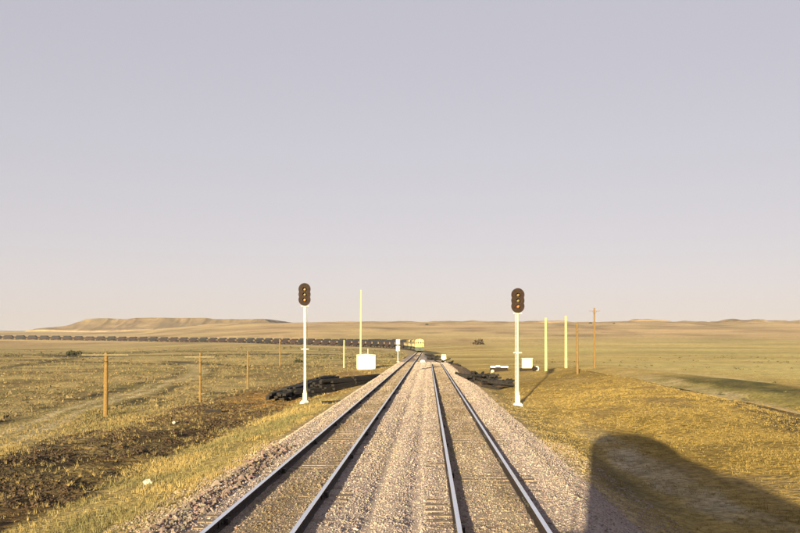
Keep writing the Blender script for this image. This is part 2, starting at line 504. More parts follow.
    # dark brushy draws on the plain
    for x0, y0, x1, y1, wd in ((-85, 150, -125, 300, 3.5), (-70, 120, -86, 152, 2.5), (-130, 290, -40, 300, 9), (-175, 320, -120, 300, 8), (-150, 380, -70, 330, 7), (-60, 190, -115, 230, 4), (-210, 480, -300, 430, 9), (-40, 170, -70, 215, 3)):
        L = math.hypot(x1 - x0, y1 - y0); t = np.clip(((x - x0) * (x1 - x0) + (y - y0) * (y1 - y0)) / L ** 2, 0, 1)
        d = np.hypot(x - x0 - t * (x1 - x0), y - y0 - t * (y1 - y0))
        col = lerp(col, np.array([0.05, 0.042, 0.026]), sst(wd, wd * 0.3, d + wd * 0.6 * n1) * 0.95)
    # pale dirt strip beside the right ballast, colour lightened only inside the engine's shadow
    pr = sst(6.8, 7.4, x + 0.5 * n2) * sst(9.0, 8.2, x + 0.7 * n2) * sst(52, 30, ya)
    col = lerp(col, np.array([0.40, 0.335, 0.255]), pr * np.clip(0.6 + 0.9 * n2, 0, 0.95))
    wr = sst(5.0, 5.5, x) * sst(7.1, 6.4, x + 0.3 * n2) * sst(90, 60, ya)
    col = lerp(col, np.array([0.12, 0.10, 0.06]), wr * np.clip(0.7 + 0.9 * n2, 0, 1) * 0.85)
    # stone spilled past the ballast toe
    gr = np.maximum(sst(-7.0, -6.0, x + 0.3 * n2) * sst(0, -4, x), sst(5.7, 4.6, x + 0.5 * n2) * sst(0, 4, x)) * sst(200, 120, ya)
    col = lerp(col, np.array([0.33, 0.26, 0.19]), gr * 0.8)
    return np.clip(col * np.array([1.0, 1.01, 0.98]), 0.01, 0.9)
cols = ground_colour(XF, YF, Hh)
nx, ny = len(gx), len(gy)
ii = np.arange((ny - 1) * (nx - 1)); rr = ii // (nx - 1); cc = ii % (nx - 1)
q = np.stack([rr * nx + cc, rr * nx + cc + 1, (rr + 1) * nx + cc + 1, (rr + 1) * nx + cc], 1)
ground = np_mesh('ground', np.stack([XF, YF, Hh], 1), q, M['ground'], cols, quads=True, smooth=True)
tag(ground, 'rolling dry prairie with golden grass, bare earth and low mesas', kind='structure')

# finely modelled far relief: a flat-topped mesa and an eroded ridge
def patch(name, label, x0, x1, nx_, y0, y1, ny_, hfun):
    ax = np.linspace(x0, x1, nx_); ay = np.linspace(y0, y1, ny_)
    X, Y = np.meshgrid(ax, ay); X = X.ravel(); Y = Y.ravel()
    Hp, K = hfun(X, Y)
    i_ = np.arange((ny_ - 1) * (nx_ - 1)); r_ = i_ // (nx_ - 1); c_ = i_ % (nx_ - 1)
    q_ = np.stack([r_ * nx_ + c_, r_ * nx_ + c_ + 1, (r_ + 1) * nx_ + c_ + 1, (r_ + 1) * nx_ + c_], 1)
    o = np_mesh(name, np.stack([X, Y, Hp], 1), q_, M['ground'], K, quads=True, smooth=True)
    tag(o, label, kind='structure')
def ridged(x, y, o, sd):
    r = 0; a = 1.0; t = 0
    for k in range(o):
        r = r + a * (1 - np.abs(vnoise(x, y, sd + 19 * k))); t += a
        x = x * 2.1 + 5.3; y = y * 2.1 - 3.1; a *= 0.5
    return r / t
def mesa_h(x, y):
    g = height(x, y, False)
    gul = ridged(x / 62.0, y / 300.0, 4, 501)
    d = (y - 2440) + 70 * fbm(x / 150, y * 0 + 1.0, 3, 505) + 60 * (gul - 0.72)          # distance behind the rim
    d = np.minimum(d, (x + 1062) * 1.35 + 30 * fbm(y / 60, x / 60, 3, 507))
    d = np.minimum(d, (-492 - x) * 2.2 + 25 * fbm(y / 60, x / 60, 3, 509))
    d = np.minimum(d, 3500 - y)
    top = 79.5 + 1.2 * fbm(x / 50, y / 200, 3, 511) - 3.4 * sst(-880, -905, x) + 2.6 * sst(-905, -1000, x) - 2.4 * sst(-690, -650, x + 18 * fbm(x / 20, y / 70, 2, 513))
    f = np.interp(d, [-150, -80, -30, -6, 8, 5000], [0, 0.25, 0.55, 0.80, 1.0, 1.0])
    hh = g + np.maximum(top - g, 0) * f - 3.0 * (d < -129)
    hh = hh + np.where((d > -125) & (d < 2), 0.7 * (ridged(x / 19.0, y / 40.0, 3, 515) - 0.7), 0)
    K = ground_colour(x, y, hh)
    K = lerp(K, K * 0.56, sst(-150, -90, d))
    cl = sst(-45, -6, d) * sst(10, 3, d)
    K = lerp(K, 0.6 * np.array([0.24, 0.175, 0.115]), cl * 0.7 * np.clip(0.75 + 0.9 * fbm(x / 30, y / 30, 3, 517), 0, 1))
    tl = sst(-140, -90, d) * sst(-10, -40, d)
    K = lerp(K, np.array([0.17, 0.125, 0.082]), tl * np.clip(0.55 + 0.9 * fbm(x / 40, y / 40, 3, 519), 0, 1))
    return hh, np.clip(K, 0.02, 0.8)
patch('mesa', 'long low flat-topped mesa with a worn rim on the left skyline', -1290, -400, 330, 2240, 3560, 190, mesa_h)
def ridge_h(x, y):
    g = height(x, y, False)
    gul = ridged(x / 95.0, y / 330.0, 4, 531)
    e = sst(1350, 1480, y) * sst(2350, 2200, y) * sst(-640, -520, x) * sst(1560, 1450, x)
    up = sst(1450, 1850, y)
    hh = g + e * (7.0 * (gul - 0.70) * (0.4 + 0.8 * up) + 2.0 * up * (ridged(x / 28.0, y / 110.0, 3, 533) - 0.7))
    for kx, ky, kh, sx_, sy_ in ((520, 1880, 4.0, 40, 60), (610, 1850, 2.2, 30, 60), (672, 1800, 3.2, 30, 60), (712, 1800, 3.2, 45, 60), (770, 1810, 3.0, 30, 60), (905, 1850, 4.5, 60, 70), (60, 1880, 2.0, 60, 60), (250, 1880, 2.0, 80, 60)):
        ee = ((x - kx + 10 * fbm(x / 25, y / 25, 2, 535)) / sx_) ** 2 + ((y - ky) / sy_) ** 2
        hh = hh + e * kh * sst(1.3, 0.75, ee + 0.25 * fbm(x / 14, y / 14, 3, 541))
    hh = hh - 2.5 * (1 - e)
    K = ground_colour(x, y, hh)
    br = e * up * np.clip(1.8 * fbm(x / 75, y / 60, 4, 537) + 0.05, 0, 1)
    K = lerp(K, np.array([0.20, 0.14, 0.08]), br * 0.75)
    bl = e * np.exp(-((x - 700) / 110) ** 2) * sst(1700, 1760, y)
    K = lerp(K, np.array([0.14, 0.092, 0.052]), bl * np.clip(0.7 + 0.8 * fbm(x / 22, y / 22, 3, 539), 0, 1) * 0.9)
    return hh, np.clip(K, 0.02, 0.8)
patch('ridge', 'long eroded prairie ridge with small brown bluffs along the skyline', -660, 1580, 460, 1340, 2360, 150, ridge_h)

# ------------------------------------------------------------------ ballast and tracks
def bal_profile(y, x):
    """stone surface under both tracks; x is world x, left and right edges follow the alignments"""
    xr = right_x(y)
    le, re = XL - 1.95, xr + 1.95
    z = np.full(np.shape(x), -0.200) + 0.017 * (sst(1.6, 1.4, np.abs(x - XL)) + sst(1.6, 1.4, np.abs(x - XR)) * sst(132, 124, y))
    mid = (XL + xr) / 2
    cw = np.clip((xr - XL) / 4.32, 0, 1)
    z = z - 0.04 * cw * np.exp(-((x - mid) / 0.6) ** 2)
    z = z - 0.07 * cw * np.exp(-((x - mid - 0.58) / 0.15) ** 2) - 0.06 * cw * np.exp(-((x - mid + 0.30) / 0.15) ** 2)
    z = z + 0.04 * cw * np.exp(-((x - mid - 0.14) / 0.22) ** 2)
    z = z - np.clip(le - x, 0, None) * 0.62 - np.clip(x - re, 0, None) * 0.50
    z = z + 0.035 * np.exp(-((x - le - 0.1) / 0.25) ** 2)
    return z
def bal_full(y, x):
    return bal_profile(y, x) + 0.026 * fbm(x / 0.30, y / 0.26, 3, 201) * sst(150, 40, y) + 0.03 * fbm(x / 1.3, y / 2.0, 2, 203)
by = np.concatenate([np.arange(-58, 6, 2.0), np.arange(6, 45, 0.16), 45 + np.cumsum(np.geomspace(0.18, 4.5, 140))])
bu = np.linspace(0, 1, 96)
BXX = []; 
le = XL - 3.6; 
BY = np.repeat(by[:, None], len(bu), 1)
BX = le + (right_x(BY) + 4.6 - le) * bu[None, :]
BZ = bal_full(BY, BX)
nb = len(bu); mby = len(by)
ii = np.arange((mby - 1) * (nb - 1)); rr = ii // (nb - 1); cc = ii % (nb - 1)
q = np.stack([rr * nb + cc, rr * nb + cc + 1, (rr + 1) * nb + cc + 1, (rr + 1) * nb + cc], 1)
def bed_tint(x, y):
    """clean pinkish stone outside, oil and coal dust between the rails, streaks along the line"""
    c = np.tile(np.array([0.335, 0.275, 0.25]), (len(x), 1))
    g = np.maximum(sst(0.80, 0.55, np.abs(x - XL)), sst(0.80, 0.55, np.abs(x - XR)) * sst(132, 120, y))
    c = lerp(c, np.array([0.195, 0.15, 0.10]), g * np.clip(0.8 + 0.6 * fbm(x / 0.5, y / 3.0, 3, 211), 0, 1))
    c = lerp(c, np.array([0.25, 0.20, 0.18]), np.clip(1.3 * fbm(x / 0.28, y / 7.0, 3, 213), 0, 1) * 0.7)
    c = lerp(c, np.array([0.385, 0.315, 0.25]), np.clip(1.4 * fbm(x / 0.5, y / 6.0, 3, 217) - 0.1, 0, 1) * 0.7)
    sh = sst(XL - 1.7, XL - 2.1, x) * sst(XL - 3.6, XL - 2.5, x)
    c = lerp(c, np.array([0.42, 0.335, 0.26]), sh * 0.6)
    return c
bed = np_mesh('ballast_bed', np.stack([BX.ravel(), BY.ravel(), BZ.ravel()], 1), q, M['ballast'], bed_tint(BX.ravel(), BY.ravel()), quads=True, smooth=True)
tag(bed, 'pinkish crushed stone ballast under both tracks', kind='structure')
BED_END = float(by[-1])

# roadbed that carries the far curve
s_ = np.arange(BED_END - 1, S_END, 6.0)
px_, py_, pz_, pa_ = path(s_)
off = np.array([-7.0, -3.0, -1.9, 1.9, 3.0, 7.0]); zz = np.array([-2.4, -0.75, -0.235, -0.235, -0.75, -2.4])
V = np.stack([px_[:, None] + np.cos(pa_)[:, None] * off, py_[:, None] + np.sin(pa_)[:, None] * off, pz_[:, None] + zz[None, :]], 2)
n_ = len(off); ii = np.arange((len(s_) - 1) * (n_ - 1)); rr = ii // (n_ - 1); cc = ii % (n_ - 1)
q = np.stack([rr * n_ + cc, rr * n_ + cc + 1, (rr + 1) * n_ + cc + 1, (rr + 1) * n_ + cc], 1)
rb = np_mesh('roadbed', V.reshape(-1, 3), q, M['roadbed'], quads=True)
tag(rb, 'low stone roadbed curving away under the distant train', kind='structure')

RAIL_P = [(-.07, -.185), (.07, -.185), (.07, -.172), (.012, -.150), (.010, -.055), (.040, -.040), (.043, -.006), (.038, 0.0), (-.038, 0.0), (-.043, -.006), (-.040, -.040), (-.010, -.055), (-.012, -.150), (-.07, -.172)]
def sweep_rail(name, pts, parent):
    n = len(RAIL_P); v = []; f = []; mi = []
    for (x, y, z, a) in pts:
        for (u, w) in RAIL_P:
            v.append((x + math.cos(a) * u, y + math.sin(a) * u, z + w))
    for k in range(len(pts) - 1):
        for j in range(n):
            f.append((k * n + j, k * n + (j + 1) % n, (k + 1) * n + (j + 1) % n, (k + 1) * n + j)); mi.append(1 if j in (6, 7, 8) else 0)
    f.append(tuple(range(n))); mi.append(0); f.append(tuple(range(len(v) - n, len(v)))); mi.append(0)
    me = bpy.data.meshes.new(name); me.from_pydata(v, [], f); me.update()
    me.materials.append(M['rail']); me.materials.append(M['railtop'])
    me.polygons.foreach_set('material_index', mi)
    o = link(name, me, None, parent)
    return o

tie_mb = MB(); tie_mb.box(-1.3, 1.3, -0.115, 0.115, -0.19, 0.0)
tie_mesh = tie_mb.mesh('tie')
tie_mesh.materials.append(M['tie'])
jb = MB(); jb.box(-0.036, -0.012, -0.45, 0.45, -0.145, -0.05); jb.box(0.012, 0.036, -0.45, 0.45, -0.145, -0.05)
for yy in (-0.3, -0.1, 0.1, 0.3):
    jb.box(0.036, 0.062, yy - 0.03, yy + 0.03, -0.115, -0.075); jb.box(-0.062, -0.036, yy - 0.03, yy + 0.03, -0.115, -0.075)
jb.box(0.03, 0.11, -0.10, 0.10, -0.17, -0.06)
joint_mesh = jb.mesh('joint_bar'); joint_mesh.materials.append(M['joint'])
plate = MB(); plate.box(-0.09, 0.09, -0.18, 0.18, 0, 0.012)

def make_track(label, fx, y_end, joints):
    t = thing('railway_track', label, 'track')
    for side in (-1, 1):
        pts = []
        if fx is None:
            for s in np.concatenate([np.arange(-56, S0, 6.0), np.arange(S0, S_END, 6.0)]):
                x, y, z, a = [float(q_) for q_ in path(s)]
                pts.append((x + math.cos(a) * 0.7525 * side, y + math.sin(a) * 0.7525 * side, z, a))
        else:
            for y in np.concatenate([np.arange(-56, 70, 6.0), np.arange(70, y_end, 2.0)]):
                a = -math.atan2(float(fx(y + .5) - fx(y - .5)), 1.0)
                pts.append((float(fx(y)) + 0.7525 * side, float(y), 0.0 if y < 140 else 0.0, a))
        sweep_rail('rail', pts, t)
    far = MB()
    y = 3.0; k = 0
    while y < min(y_end, 280):
        x = XL if fx is None else float(fx(y))
        dx, dr, dz = random.uniform(-.06, .06), random.uniform(-.02, .02), random.uniform(-.006, .004)
        if fx is None or x > XL + 2.75:
            if k < 190:
                o = bpy.data.objects.new('tie', tie_mesh); C.objects.link(o); o.parent = t
                o.location = (x + dx, y, -0.186 + dz); o.rotation_euler = (0, 0, dr)
            else:
                far.box(x + dx - 1.3, x + dx + 1.3, y - .115, y + .115, -.37, -0.186 + dz)
            k += 1
        y += 0.505 + random.uniform(-.035, .035)
    if far.v:
        o = far.build('tie', M['tie'], t); o['kind'] = 'stuff'
    for side, j0 in joints:
        yy = j0
        while yy < min(75, y_end):
            x = (XL if fx is None else float(fx(yy))) + 0.7525 * side
            o = bpy.data.objects.new('joint_bar', joint_mesh); C.objects.link(o); o.parent = t
            o.location = (x, yy, 0); yy += 5.85
    return t
make_track('long left railway track curving away under the oncoming train', None, S_END, ((-1, 14.8), (1, 17.4)))
make_track('short right railway track that ends on bare ballast before the tie heaps', right_x, 127.0, ((-1, 14.1), (1, 16.6)))

# loose stones on the bed, thinning out with distance
def stones(n, xlo, xhi, ylo, yhi, size, zf, tint, power=1.0, keep=None):
    y = ylo * (yhi / ylo) ** rng.random(n) if power == 'log' else ylo + (yhi - ylo) * rng.random(n) ** power
    x = xlo + (xhi - xlo) * rng.random(n)
    if keep is not None:
        k = keep(x, y); x, y = x[k], y[k]
    n = len(x)
    s = size * np.exp(rng.normal(0, 0.32, n)) * (1 + y / 45)
    base = np.array([[1, 0, 0], [-1, 0, 0], [0, 1, 0], [0, -1, 0], [0, 0, 1], [0, 0, -1]], float)
    tri = np.array([[0, 2, 4], [2, 1, 4], [1, 3, 4], [3, 0, 4], [2, 0, 5], [1, 2, 5], [3, 1, 5], [0, 3, 5]])
    v = base[None] * (0.55 + 0.65 * rng.random((n, 6, 1))) + rng.normal(0, 0.18, (n, 6, 3))
    th = rng.random(n) * 6.283; ta = rng.normal(0, 0.5, n)
    c, s1 = np.cos(th), np.sin(th)
    vx = v[:, :, 0] * c[:, None] - v[:, :, 1] * s1[:, None]; vy = v[:, :, 0] * s1[:, None] + v[:, :, 1] * c[:, None]
    vz = v[:, :, 2] * 0.75 + vx * np.sin(ta)[:, None] * 0.5
    z = zf(x, y)
    P = np.stack([vx * s[:, None] + x[:, None], vy * s[:, None] + y[:, None], vz * s[:, None] + (z + s * 0.15)[:, None]], 2).reshape(-1, 3)
    T = (tri[None] + (np.arange(n) * 6)[:, None, None]).reshape(-1, 3)
    b = np.clip(rng.normal(1.0, 0.18, n), 0.4, 1.6)
    hue = rng.normal(0, 0.06, (n, 3))
    col = np.clip(((bed_tint(x, y) * 0.82 if tint is None else np.array(tint)[None]) * b[:, None]) * (1 + hue), 0.02, 0.85)
    return P, T, np.repeat(col, 6, 0)
def bedz(x, y):
    return bal_full(y, x) - 0.003
def off_rail(x, y):
    d = np.minimum(np.minimum(np.abs(x - XL - .7525), np.abs(x - XL + .7525)), np.minimum(np.abs(x - XR - .7525), np.abs(x - XR + .7525)))
    inside_t = (np.abs(x - XL) < 1.35) | (np.abs(x - XR) < 1.35)
    ph = (y % 0.505) / 0.505
    return (d > 0.09) & (~inside_t | (rng.random(len(x)) < 0.8))
packs = [stones(185000, XL - 2.75, XR + 3.45, 12.0, 140, 0.0135, bedz, None, 'log', off_rail),
         stones(2600, XL - 2.35, XL - 1.35, 12.5, 26, 0.036, bedz, (0.15, 0.115, 0.10), 1.2),
         stones(2600, 4.5, 6.0, 12.5, 34, 0.018, lambda x, y: np.maximum(bedz(x, y), height(x, y)), (0.25, 0.195, 0.15), 1.2),
         stones(5000, -7.2, -5.6, 12.5, 34, 0.018, lambda x, y: np.maximum(bedz(x, y), height(x, y)), (0.25, 0.195, 0.15), 1.2)]
vo = 0; Ps = []; Ts = []; Cs = []
for P, T, K in packs:
    Ps.append(P); Ts.append(T + vo); Cs.append(K); vo += len(P)
st = np_mesh('ballast_stones', np.concatenate(Ps), np.concatenate(Ts), M['stones'], np.concatenate(Cs))
tag(st, 'loose pinkish ballast stones strewn over the track bed', kind='stuff')

# ------------------------------------------------------------------ grass and brush (stuff)
def tufts(x, y, hgt, wid, blades, cfun, lean=0.45):
    n = len(x); z = height(x, y) - 0.02
    N = n * blades
    X = np.repeat(x, blades) + rng.normal(0, 1, N) * np.repeat(wid, blades) * 2.2
    Y = np.repeat(y, blades) + rng.normal(0, 1, N) * np.repeat(wid, blades) * 2.2
    Z = np.repeat(z, blades)
    Hb = np.repeat(hgt, blades) * (0.55 + 0.6 * rng.random(N))
    th = rng.random(N) * 6.283; bw = np.repeat(wid, blades) * (0.5 + rng.random(N))
    la = rng.random(N) * 6.283; ll = Hb * lean * rng.random(N) * 1.6
    ax, ay = np.cos(th) * bw * 0.5, np.sin(th) * bw * 0.5
    P = np.empty((N, 3, 3))
    P[:, 0] = np.stack([X - ax, Y - ay, Z], 1); P[:, 1] = np.stack([X + ax, Y + ay, Z], 1)
    P[:, 2] = np.stack([X + np.cos(la) * ll, Y + np.sin(la) * ll, Z + Hb], 1)
    col = np.repeat(cfun(x, y), blades, 0) * (0.75 + 0.5 * rng.random((N, 1)))
    return P.reshape(-1, 3), np.arange(N * 3).reshape(-1, 3), np.repeat(np.clip(col, 0.01, 0.8), 3, 0)
def grass_colour(x, y):
    n = fbm(x / 2.6, y / 4.0, 3, 301); n2 = rng.normal(0, 0.35, len(x))
    c = np.tile(np.array([0.25, 0.185, 0.075]), (len(x), 1))
    c = lerp(c, np.array([0.088, 0.09, 0.042]), np.clip(sst(-5, -8, x) * (0.46 + 1.4 * n + 0.5 * n2), 0, 1) * 0.85)
    c = lerp(c, np.array([0.17, 0.125, 0.055]), sst(-12, -18, x) * np.clip(0.6 + n2, 0, 1) * 0.8)
    c = lerp(c, np.array([0.21, 0.146, 0.036]), sst(6, 10, x) * np.clip(0.7 + n2, 0, 1))
    c = lerp(c, np.array([0.32, 0.26, 0.13]), np.clip(n2, 0, 1) * 0.6)
    c = lerp(c, np.array([0.12, 0.13, 0.045]), sst(25, 30, x) * sst(44, 34, x) * np.clip(0.5 + n, 0, 1))
    return c
packs = []
def scatter(n, xlo, xhi, ylo, yhi, dens, hg, wd, bl, power=1.5, lean=0.45):
    y = ylo + (yhi - ylo) * rng.random(n) ** power; x = xlo + (xhi - xlo) * rng.random(n)
    keep = (rng.random(n) < dens(x, y)) & (x > -0.47 * 1.15 * y - 3) & (x < 0.47 * 1.15 * y + 3)
    x, y = x[keep], y[keep]
    s = np.exp(rng.normal(0, 0.3, len(x)))
    packs.append(tufts(x, y, hg * s * (1 + y / 200), wd * np.ones(len(x)) * (1 + y / 45), bl, grass_colour, lean))
def dens_left(x, y):
    return np.clip(0.55 + 0.9 * fbm(x / 1.6, y / 2.2, 3, 311), 0.05, 1) * (1 - 0.9 * soil_mask(x, y)) * (1 - 0.6 * sst(1.9, 1.0, np.abs(x - trail_x(y)))) * sst(-6.3, -7.0, x + 0.5 * fbm(x, y, 2, 313))
def dens_right(x, y):
    n = fbm(x / 1.4, y / 2.0, 3, 321)
    band = np.where(x < 7.2, 0.5, np.where(x < 8.6, 0.5, 0.95))
    return np.clip(band * (0.7 + 0.9 * n - 0.9 * np.clip(2.0 * fbm(x / 3.5, y / 8.0, 4, 151) - 0.25, 0, 1)), 0.02, 1) * sst(4.5, 5.4, x + 0.6 * n) * np.where((x > 19) & (x < 43) & (y < 150), 0.12, 1.0)
def fade(f, y0, y1):
    return lambda x, y: f(x, y) * sst(y1, y0, y)
scatter(60000, -26, -6, 14, 75, fade(dens_left, 40, 75), 0.12, 0.011, 8, 1.5)
scatter(98000, 4.4, 28, 14, 80, fade(dens_right, 40, 80), 0.06, 0.011, 6, 1.4, 0.9)
scatter(36000, -150, -7, 45, 300, fade(dens_left, 60, 300), 0.13, 0.014, 5, 1.7)
scatter(26000, 6, 150, 45, 170, fade(dens_right, 50, 170), 0.05, 0.014, 5, 1.7, 0.8)
vo = 0; Ps = []; Ts = []; Cs = []
for P, T, K in packs:
    Ps.append(P); Ts.append(T + vo); Cs.append(K); vo += len(P)
gs = np_mesh('prairie_grass', np.concatenate(Ps), np.concatenate(Ts), M['grass'], np.concatenate(Cs))
tag(gs, 'short dry golden and olive prairie grass', kind='stuff')

def brush(x, y, size, leaves, c0, c1):
    n = len(x); z = height(x, y); N = n * leaves
    d = rng.normal(0, 1, (N, 3)); d /= np.linalg.norm(d, axis=1)[:, None]; d[:, 2] = np.abs(d[:, 2])
    r = np.repeat(size, leaves) * (0.45 + 0.55 * rng.random(N))
    ctr = np.stack([np.repeat(x, leaves) + d[:, 0] * r, np.repeat(y, leaves) + d[:, 1] * r, np.repeat(z, leaves) + d[:, 2] * r * 0.8], 1)
    ls = np.repeat(size, leaves) * 0.30 * (0.6 + 0.8 * rng.random(N))
    P = ctr[:, None, :] + rng.normal(0, 1, (N, 3, 3)) * ls[:, None, None] * 0.7
    t = np.clip(rng.normal(0.5, 0.25, n), 0, 1)
    col = np.array(c0)[None] * (1 - t[:, None]) + np.array(c1)[None] * t[:, None]
    col = np.repeat(col, leaves, 0) * (0.7 + 0.6 * rng.random((N, 1)))
    return P.reshape(-1, 3), np.arange(N * 3).reshape(-1, 3), np.repeat(col, 3, 0)
y = np.geomspace(1, 10, 5200); y = 48 * (1 + 8.0 * rng.random(5200) ** 1.7); x = -14 - (0.62 * y) * rng.random(5200)
k = fbm(x / 18, y / 28, 3, 401) + 0.25 * rng.normal(0, 1, len(x)) > 0.02
dr_ = np.min(np.hypot(x[:, None] - PX[None, ::3], y[:, None] - PY[None, ::3]), 1) > 8
k &= np.abs(x - trail_x(y)) > 3
x, y = x[k & dr_], y[k & dr_]
packs = [brush(x, y, (0.16 + 0.22 * rng.random(len(x)) ** 2) * (1 + y / 260), 16, (0.085, 0.062, 0.034), (0.165, 0.13, 0.07))]
x = -9 - 150 * rng.random(900); y = 150 + 260 * rng.random(900)
k = fbm(x / 30, y / 45, 3, 411) > 0.15
packs.append(brush(x[k], y[k], 0.5 + 0.7 * rng.random(k.sum()), 26, (0.06, 0.055, 0.03), (0.12, 0.10, 0.055)))
x = 20 + 110 * rng.random(420); y = 60 + 220 * rng.random(420) 
k = (fbm(x / 20, y / 30, 3, 421) > 0.05)
packs.append(brush(x[k], y[k], 0.22 + 0.25 * rng.random(k.sum()), 18, (0.05, 0.048, 0.022), (0.10, 0.085, 0.04)))
vo = 0; Ps = []; Ts = []; Cs = []
for P, T, K in packs:
    Ps.append(P); Ts.append(T + vo); Cs.append(K); vo += len(P)
sg = np_mesh('sagebrush', np.concatenate(Ps), np.concatenate(Ts), M['sage'], np.concatenate(Cs))
tag(sg, 'low grey-brown sagebrush dotted over the prairie', kind='stuff')
# clods in the turned soil
def clod_keep(x, y):
    return (soil_mask(x, y) > 0.5) & (rng.random(len(x)) < np.clip(0.5 + fbm(x / 2.5, y / 4, 3, 431), 0, 1))
P, T, K = stones(26000, -21, -10, 24, 66, 0.030, lambda x, y: height(x, y), (0.052, 0.036, 0.022), 1.4, clod_keep)
cl = np_mesh('soil_clods', P, T, M['stones'], K)
tag(cl, 'dark clods of turned earth left of the track', kind='stuff')

# ------------------------------------------------------------------ locomotive (one model, copied)
def make_loco(lit, paint='yellow'):
    t = thing('locomotive', '', 'locomotive')
    fr = MB()
    fr.box(-1.5, 1.5, -19.6, -0.9, 1.35, 1.68); fr.box(-1.2, 1.2, -19.3, -1.2, 1.0, 1.35)
    fr.build('frame', M['green'], t)
    MB().prism_x([(-0.9, 1.68), (-0.55, 1.68), (-0.35, 0.35), (-0.75, 0.35)], -1.5, 1.5).build('pilot', M['green'], t)
    cp = MB(); cp.box(-0.18, 0.18, -0.75, -0.05, 0.78, 1.05); cp.box(-0.25, 0.25, -0.22, 0.0, 0.74, 1.1); cp.build('coupler', M['truck'], t)
    # low short nose, narrower than the cab
    no = MB(); no.prism_x([(-2.55, 1.68), (-0.95, 1.68), (-0.95, 2.30), (-1.15, 2.52), (-2.55, 2.56)], -0.86, 0.86)
    nose = no.build('nose', M[paint], t, bevel=0.05)
    # cab with arched roof
    cab = MB(); cab.prism_y([(-1.53, 1.68), (1.53, 1.68), (1.53, 3.98), (1.20, 4.36), (0.62, 4.56), (-0.62, 4.56), (-1.20, 4.36), (-1.53, 3.98)], -4.75, -2.55)
    cb = cab.build('cab', M[paint], t, bevel=0.04)
    for x0, x1 in ((-1.42, -0.92), (0.92, 1.42), (-0.78, -0.06), (0.06, 0.78)):
        MB().box(x0, x1, -2.56, -2.535, 2.85, 3.6).build('window', M['glass'], cb)
    for sx in (-1, 1):
        for y0, y1 in ((-4.45, -3.75), (-3.6, -2.9)):
            xx = sorted((1.52 * sx, 1.545 * sx)); MB().box(xx[0], xx[1], y0, y1, 2.8, 3.55).build('window', M['glass'], cb)
    for sx in (-1, 1):
        MB().box(sx * 0.72 - 0.26, sx * 0.72 + 0.26, -2.57, -2.49, 3.74, 3.98).build('number_board', M['white'], cb)
    hl = MB(); hl.box(-0.24, 0.24, -2.60, -2.42, 3.92, 4.38); h_ = hl.build('headlight_housing', M[paint], t)
    for z in (4.03, 4.27):
        MB().tube((0, -2.43, z), (0, -2.40, z), 0.10, n=14).build('headlight_lens', M['lamp_lit' if lit else 'lamp_glass'], h_)
    hood = MB(); hood.prism_y([(-0.92, 1.68), (0.92, 1.68), (0.92, 4.12), (0.66, 4.42), (-0.66, 4.42), (-0.92, 4.12)], -18.9, -4.75)
    hd = hood.build('long_hood', M[paint], t, bevel=0.03)
    rad = MB(); rad.prism_y([(-1.12, 3.5), (1.12, 3.5), (1.12, 4.15), (0.8, 4.52), (-0.8, 4.52), (-1.12, 4.15)], -18.2, -14.4); rad.build('radiator', M['green'], t, bevel=0.03)
    for y in (-15.2, -16.4, -17.6):
        MB().tube((0, y, 4.5), (0, y, 4.62), 0.5, n=16).build('fan', M['truck'], t)
    MB().box(-0.35, 0.35, -9.6, -8.6, 4.40, 4.66).build('exhaust_stack', M['truck'], t)
    for sx in (-1, 1):
        for y in np.arange(-13.8, -5.4, 1.05):
            xx = sorted((0.915 * sx, 0.94 * sx)); MB().box(xx[0], xx[1], y - 0.45, y + 0.45, 1.9, 3.6).build('hood_door', M[paint], hd)
    tk = MB(); tk.prism_y([(-1.35, 1.0), (1.35, 1.0), (1.35, 0.55), (1.05, 0.3), (-1.05, 0.3), (-1.35, 0.55)], -12.2, -8.0); tk.build('fuel_tank', M['truck'], t, bevel=0.03)
    for yc in (-4.4, -15.9):
        b = MB()
        for sx in (-1, 1):
            xx = sorted((0.92 * sx, 1.12 * sx)); b.box(xx[0], xx[1], yc - 2.5, yc + 2.5, 0.42, 0.86)
        b.box(-0.9, 0.9, yc - 0.4, yc + 0.4, 0.5, 1.0)
        bo = b.build('bogie', M['truck'], t)
        for dy in (-1.9, 0, 1.9):
            w = MB()
            for sx in (-1, 1):
                w.tube((0.70 * sx, yc + dy, 0.51), (0.84 * sx, yc + dy, 0.51), 0.51, n=20)
            w.tube((-0.8, yc + dy, 0.51), (0.8, yc + dy, 0.51), 0.09, n=8)
            w.build('wheelset', M['truck'], bo)
    hr = MB()
    for sx in (-1, 1):
        for y in np.arange(-18.6, -5.0, 1.9):
            hr.tube((1.45 * sx, y, 1.68), (1.45 * sx, y, 2.65), 0.02, n=6)
        hr.tube((1.45 * sx, -18.6, 2.65), (1.45 * sx, -5.2, 2.65), 0.02, n=6)
        hr.tube((1.40 * sx, -1.0, 1.68), (1.40 * sx, -1.0, 2.45), 0.02, n=6)
        hr.tube((0.95 * sx, -0.95, 2.45), (1.40 * sx, -1.0, 2.45), 0.02, n=6)
        hr.tube((0.95 * sx, -0.95, 1.68), (0.95 * sx, -0.95, 2.45), 0.02, n=6)
    hr.build('handrail', M['white'], t)
    for sx in (-1, 1):
        s_ = MB()
        for k, z in enumerate((0.45, 0.85, 1.25)):
            xx = sorted((1.1 * sx, 1.5 * sx)); s_.box(xx[0], xx[1], -1.65 + 0.08 * k, -1.0, z, z + 0.04)
        s_.build('step', M['truck'], t)
    return t
# the engine the photograph is taken from: its cab front is just behind the lens; only its shadow is seen
own = make_loco(False)
own.location = (XR, 2.22, 0)
own['label'] = 'yellow diesel locomotive on the right track whose long shadow falls beside it'
own2 = copy_tree(own); own2.location = (XR, 2.22 - 20.0, 0)
own2['label'] = 'second yellow diesel locomotive coupled behind on the right track'
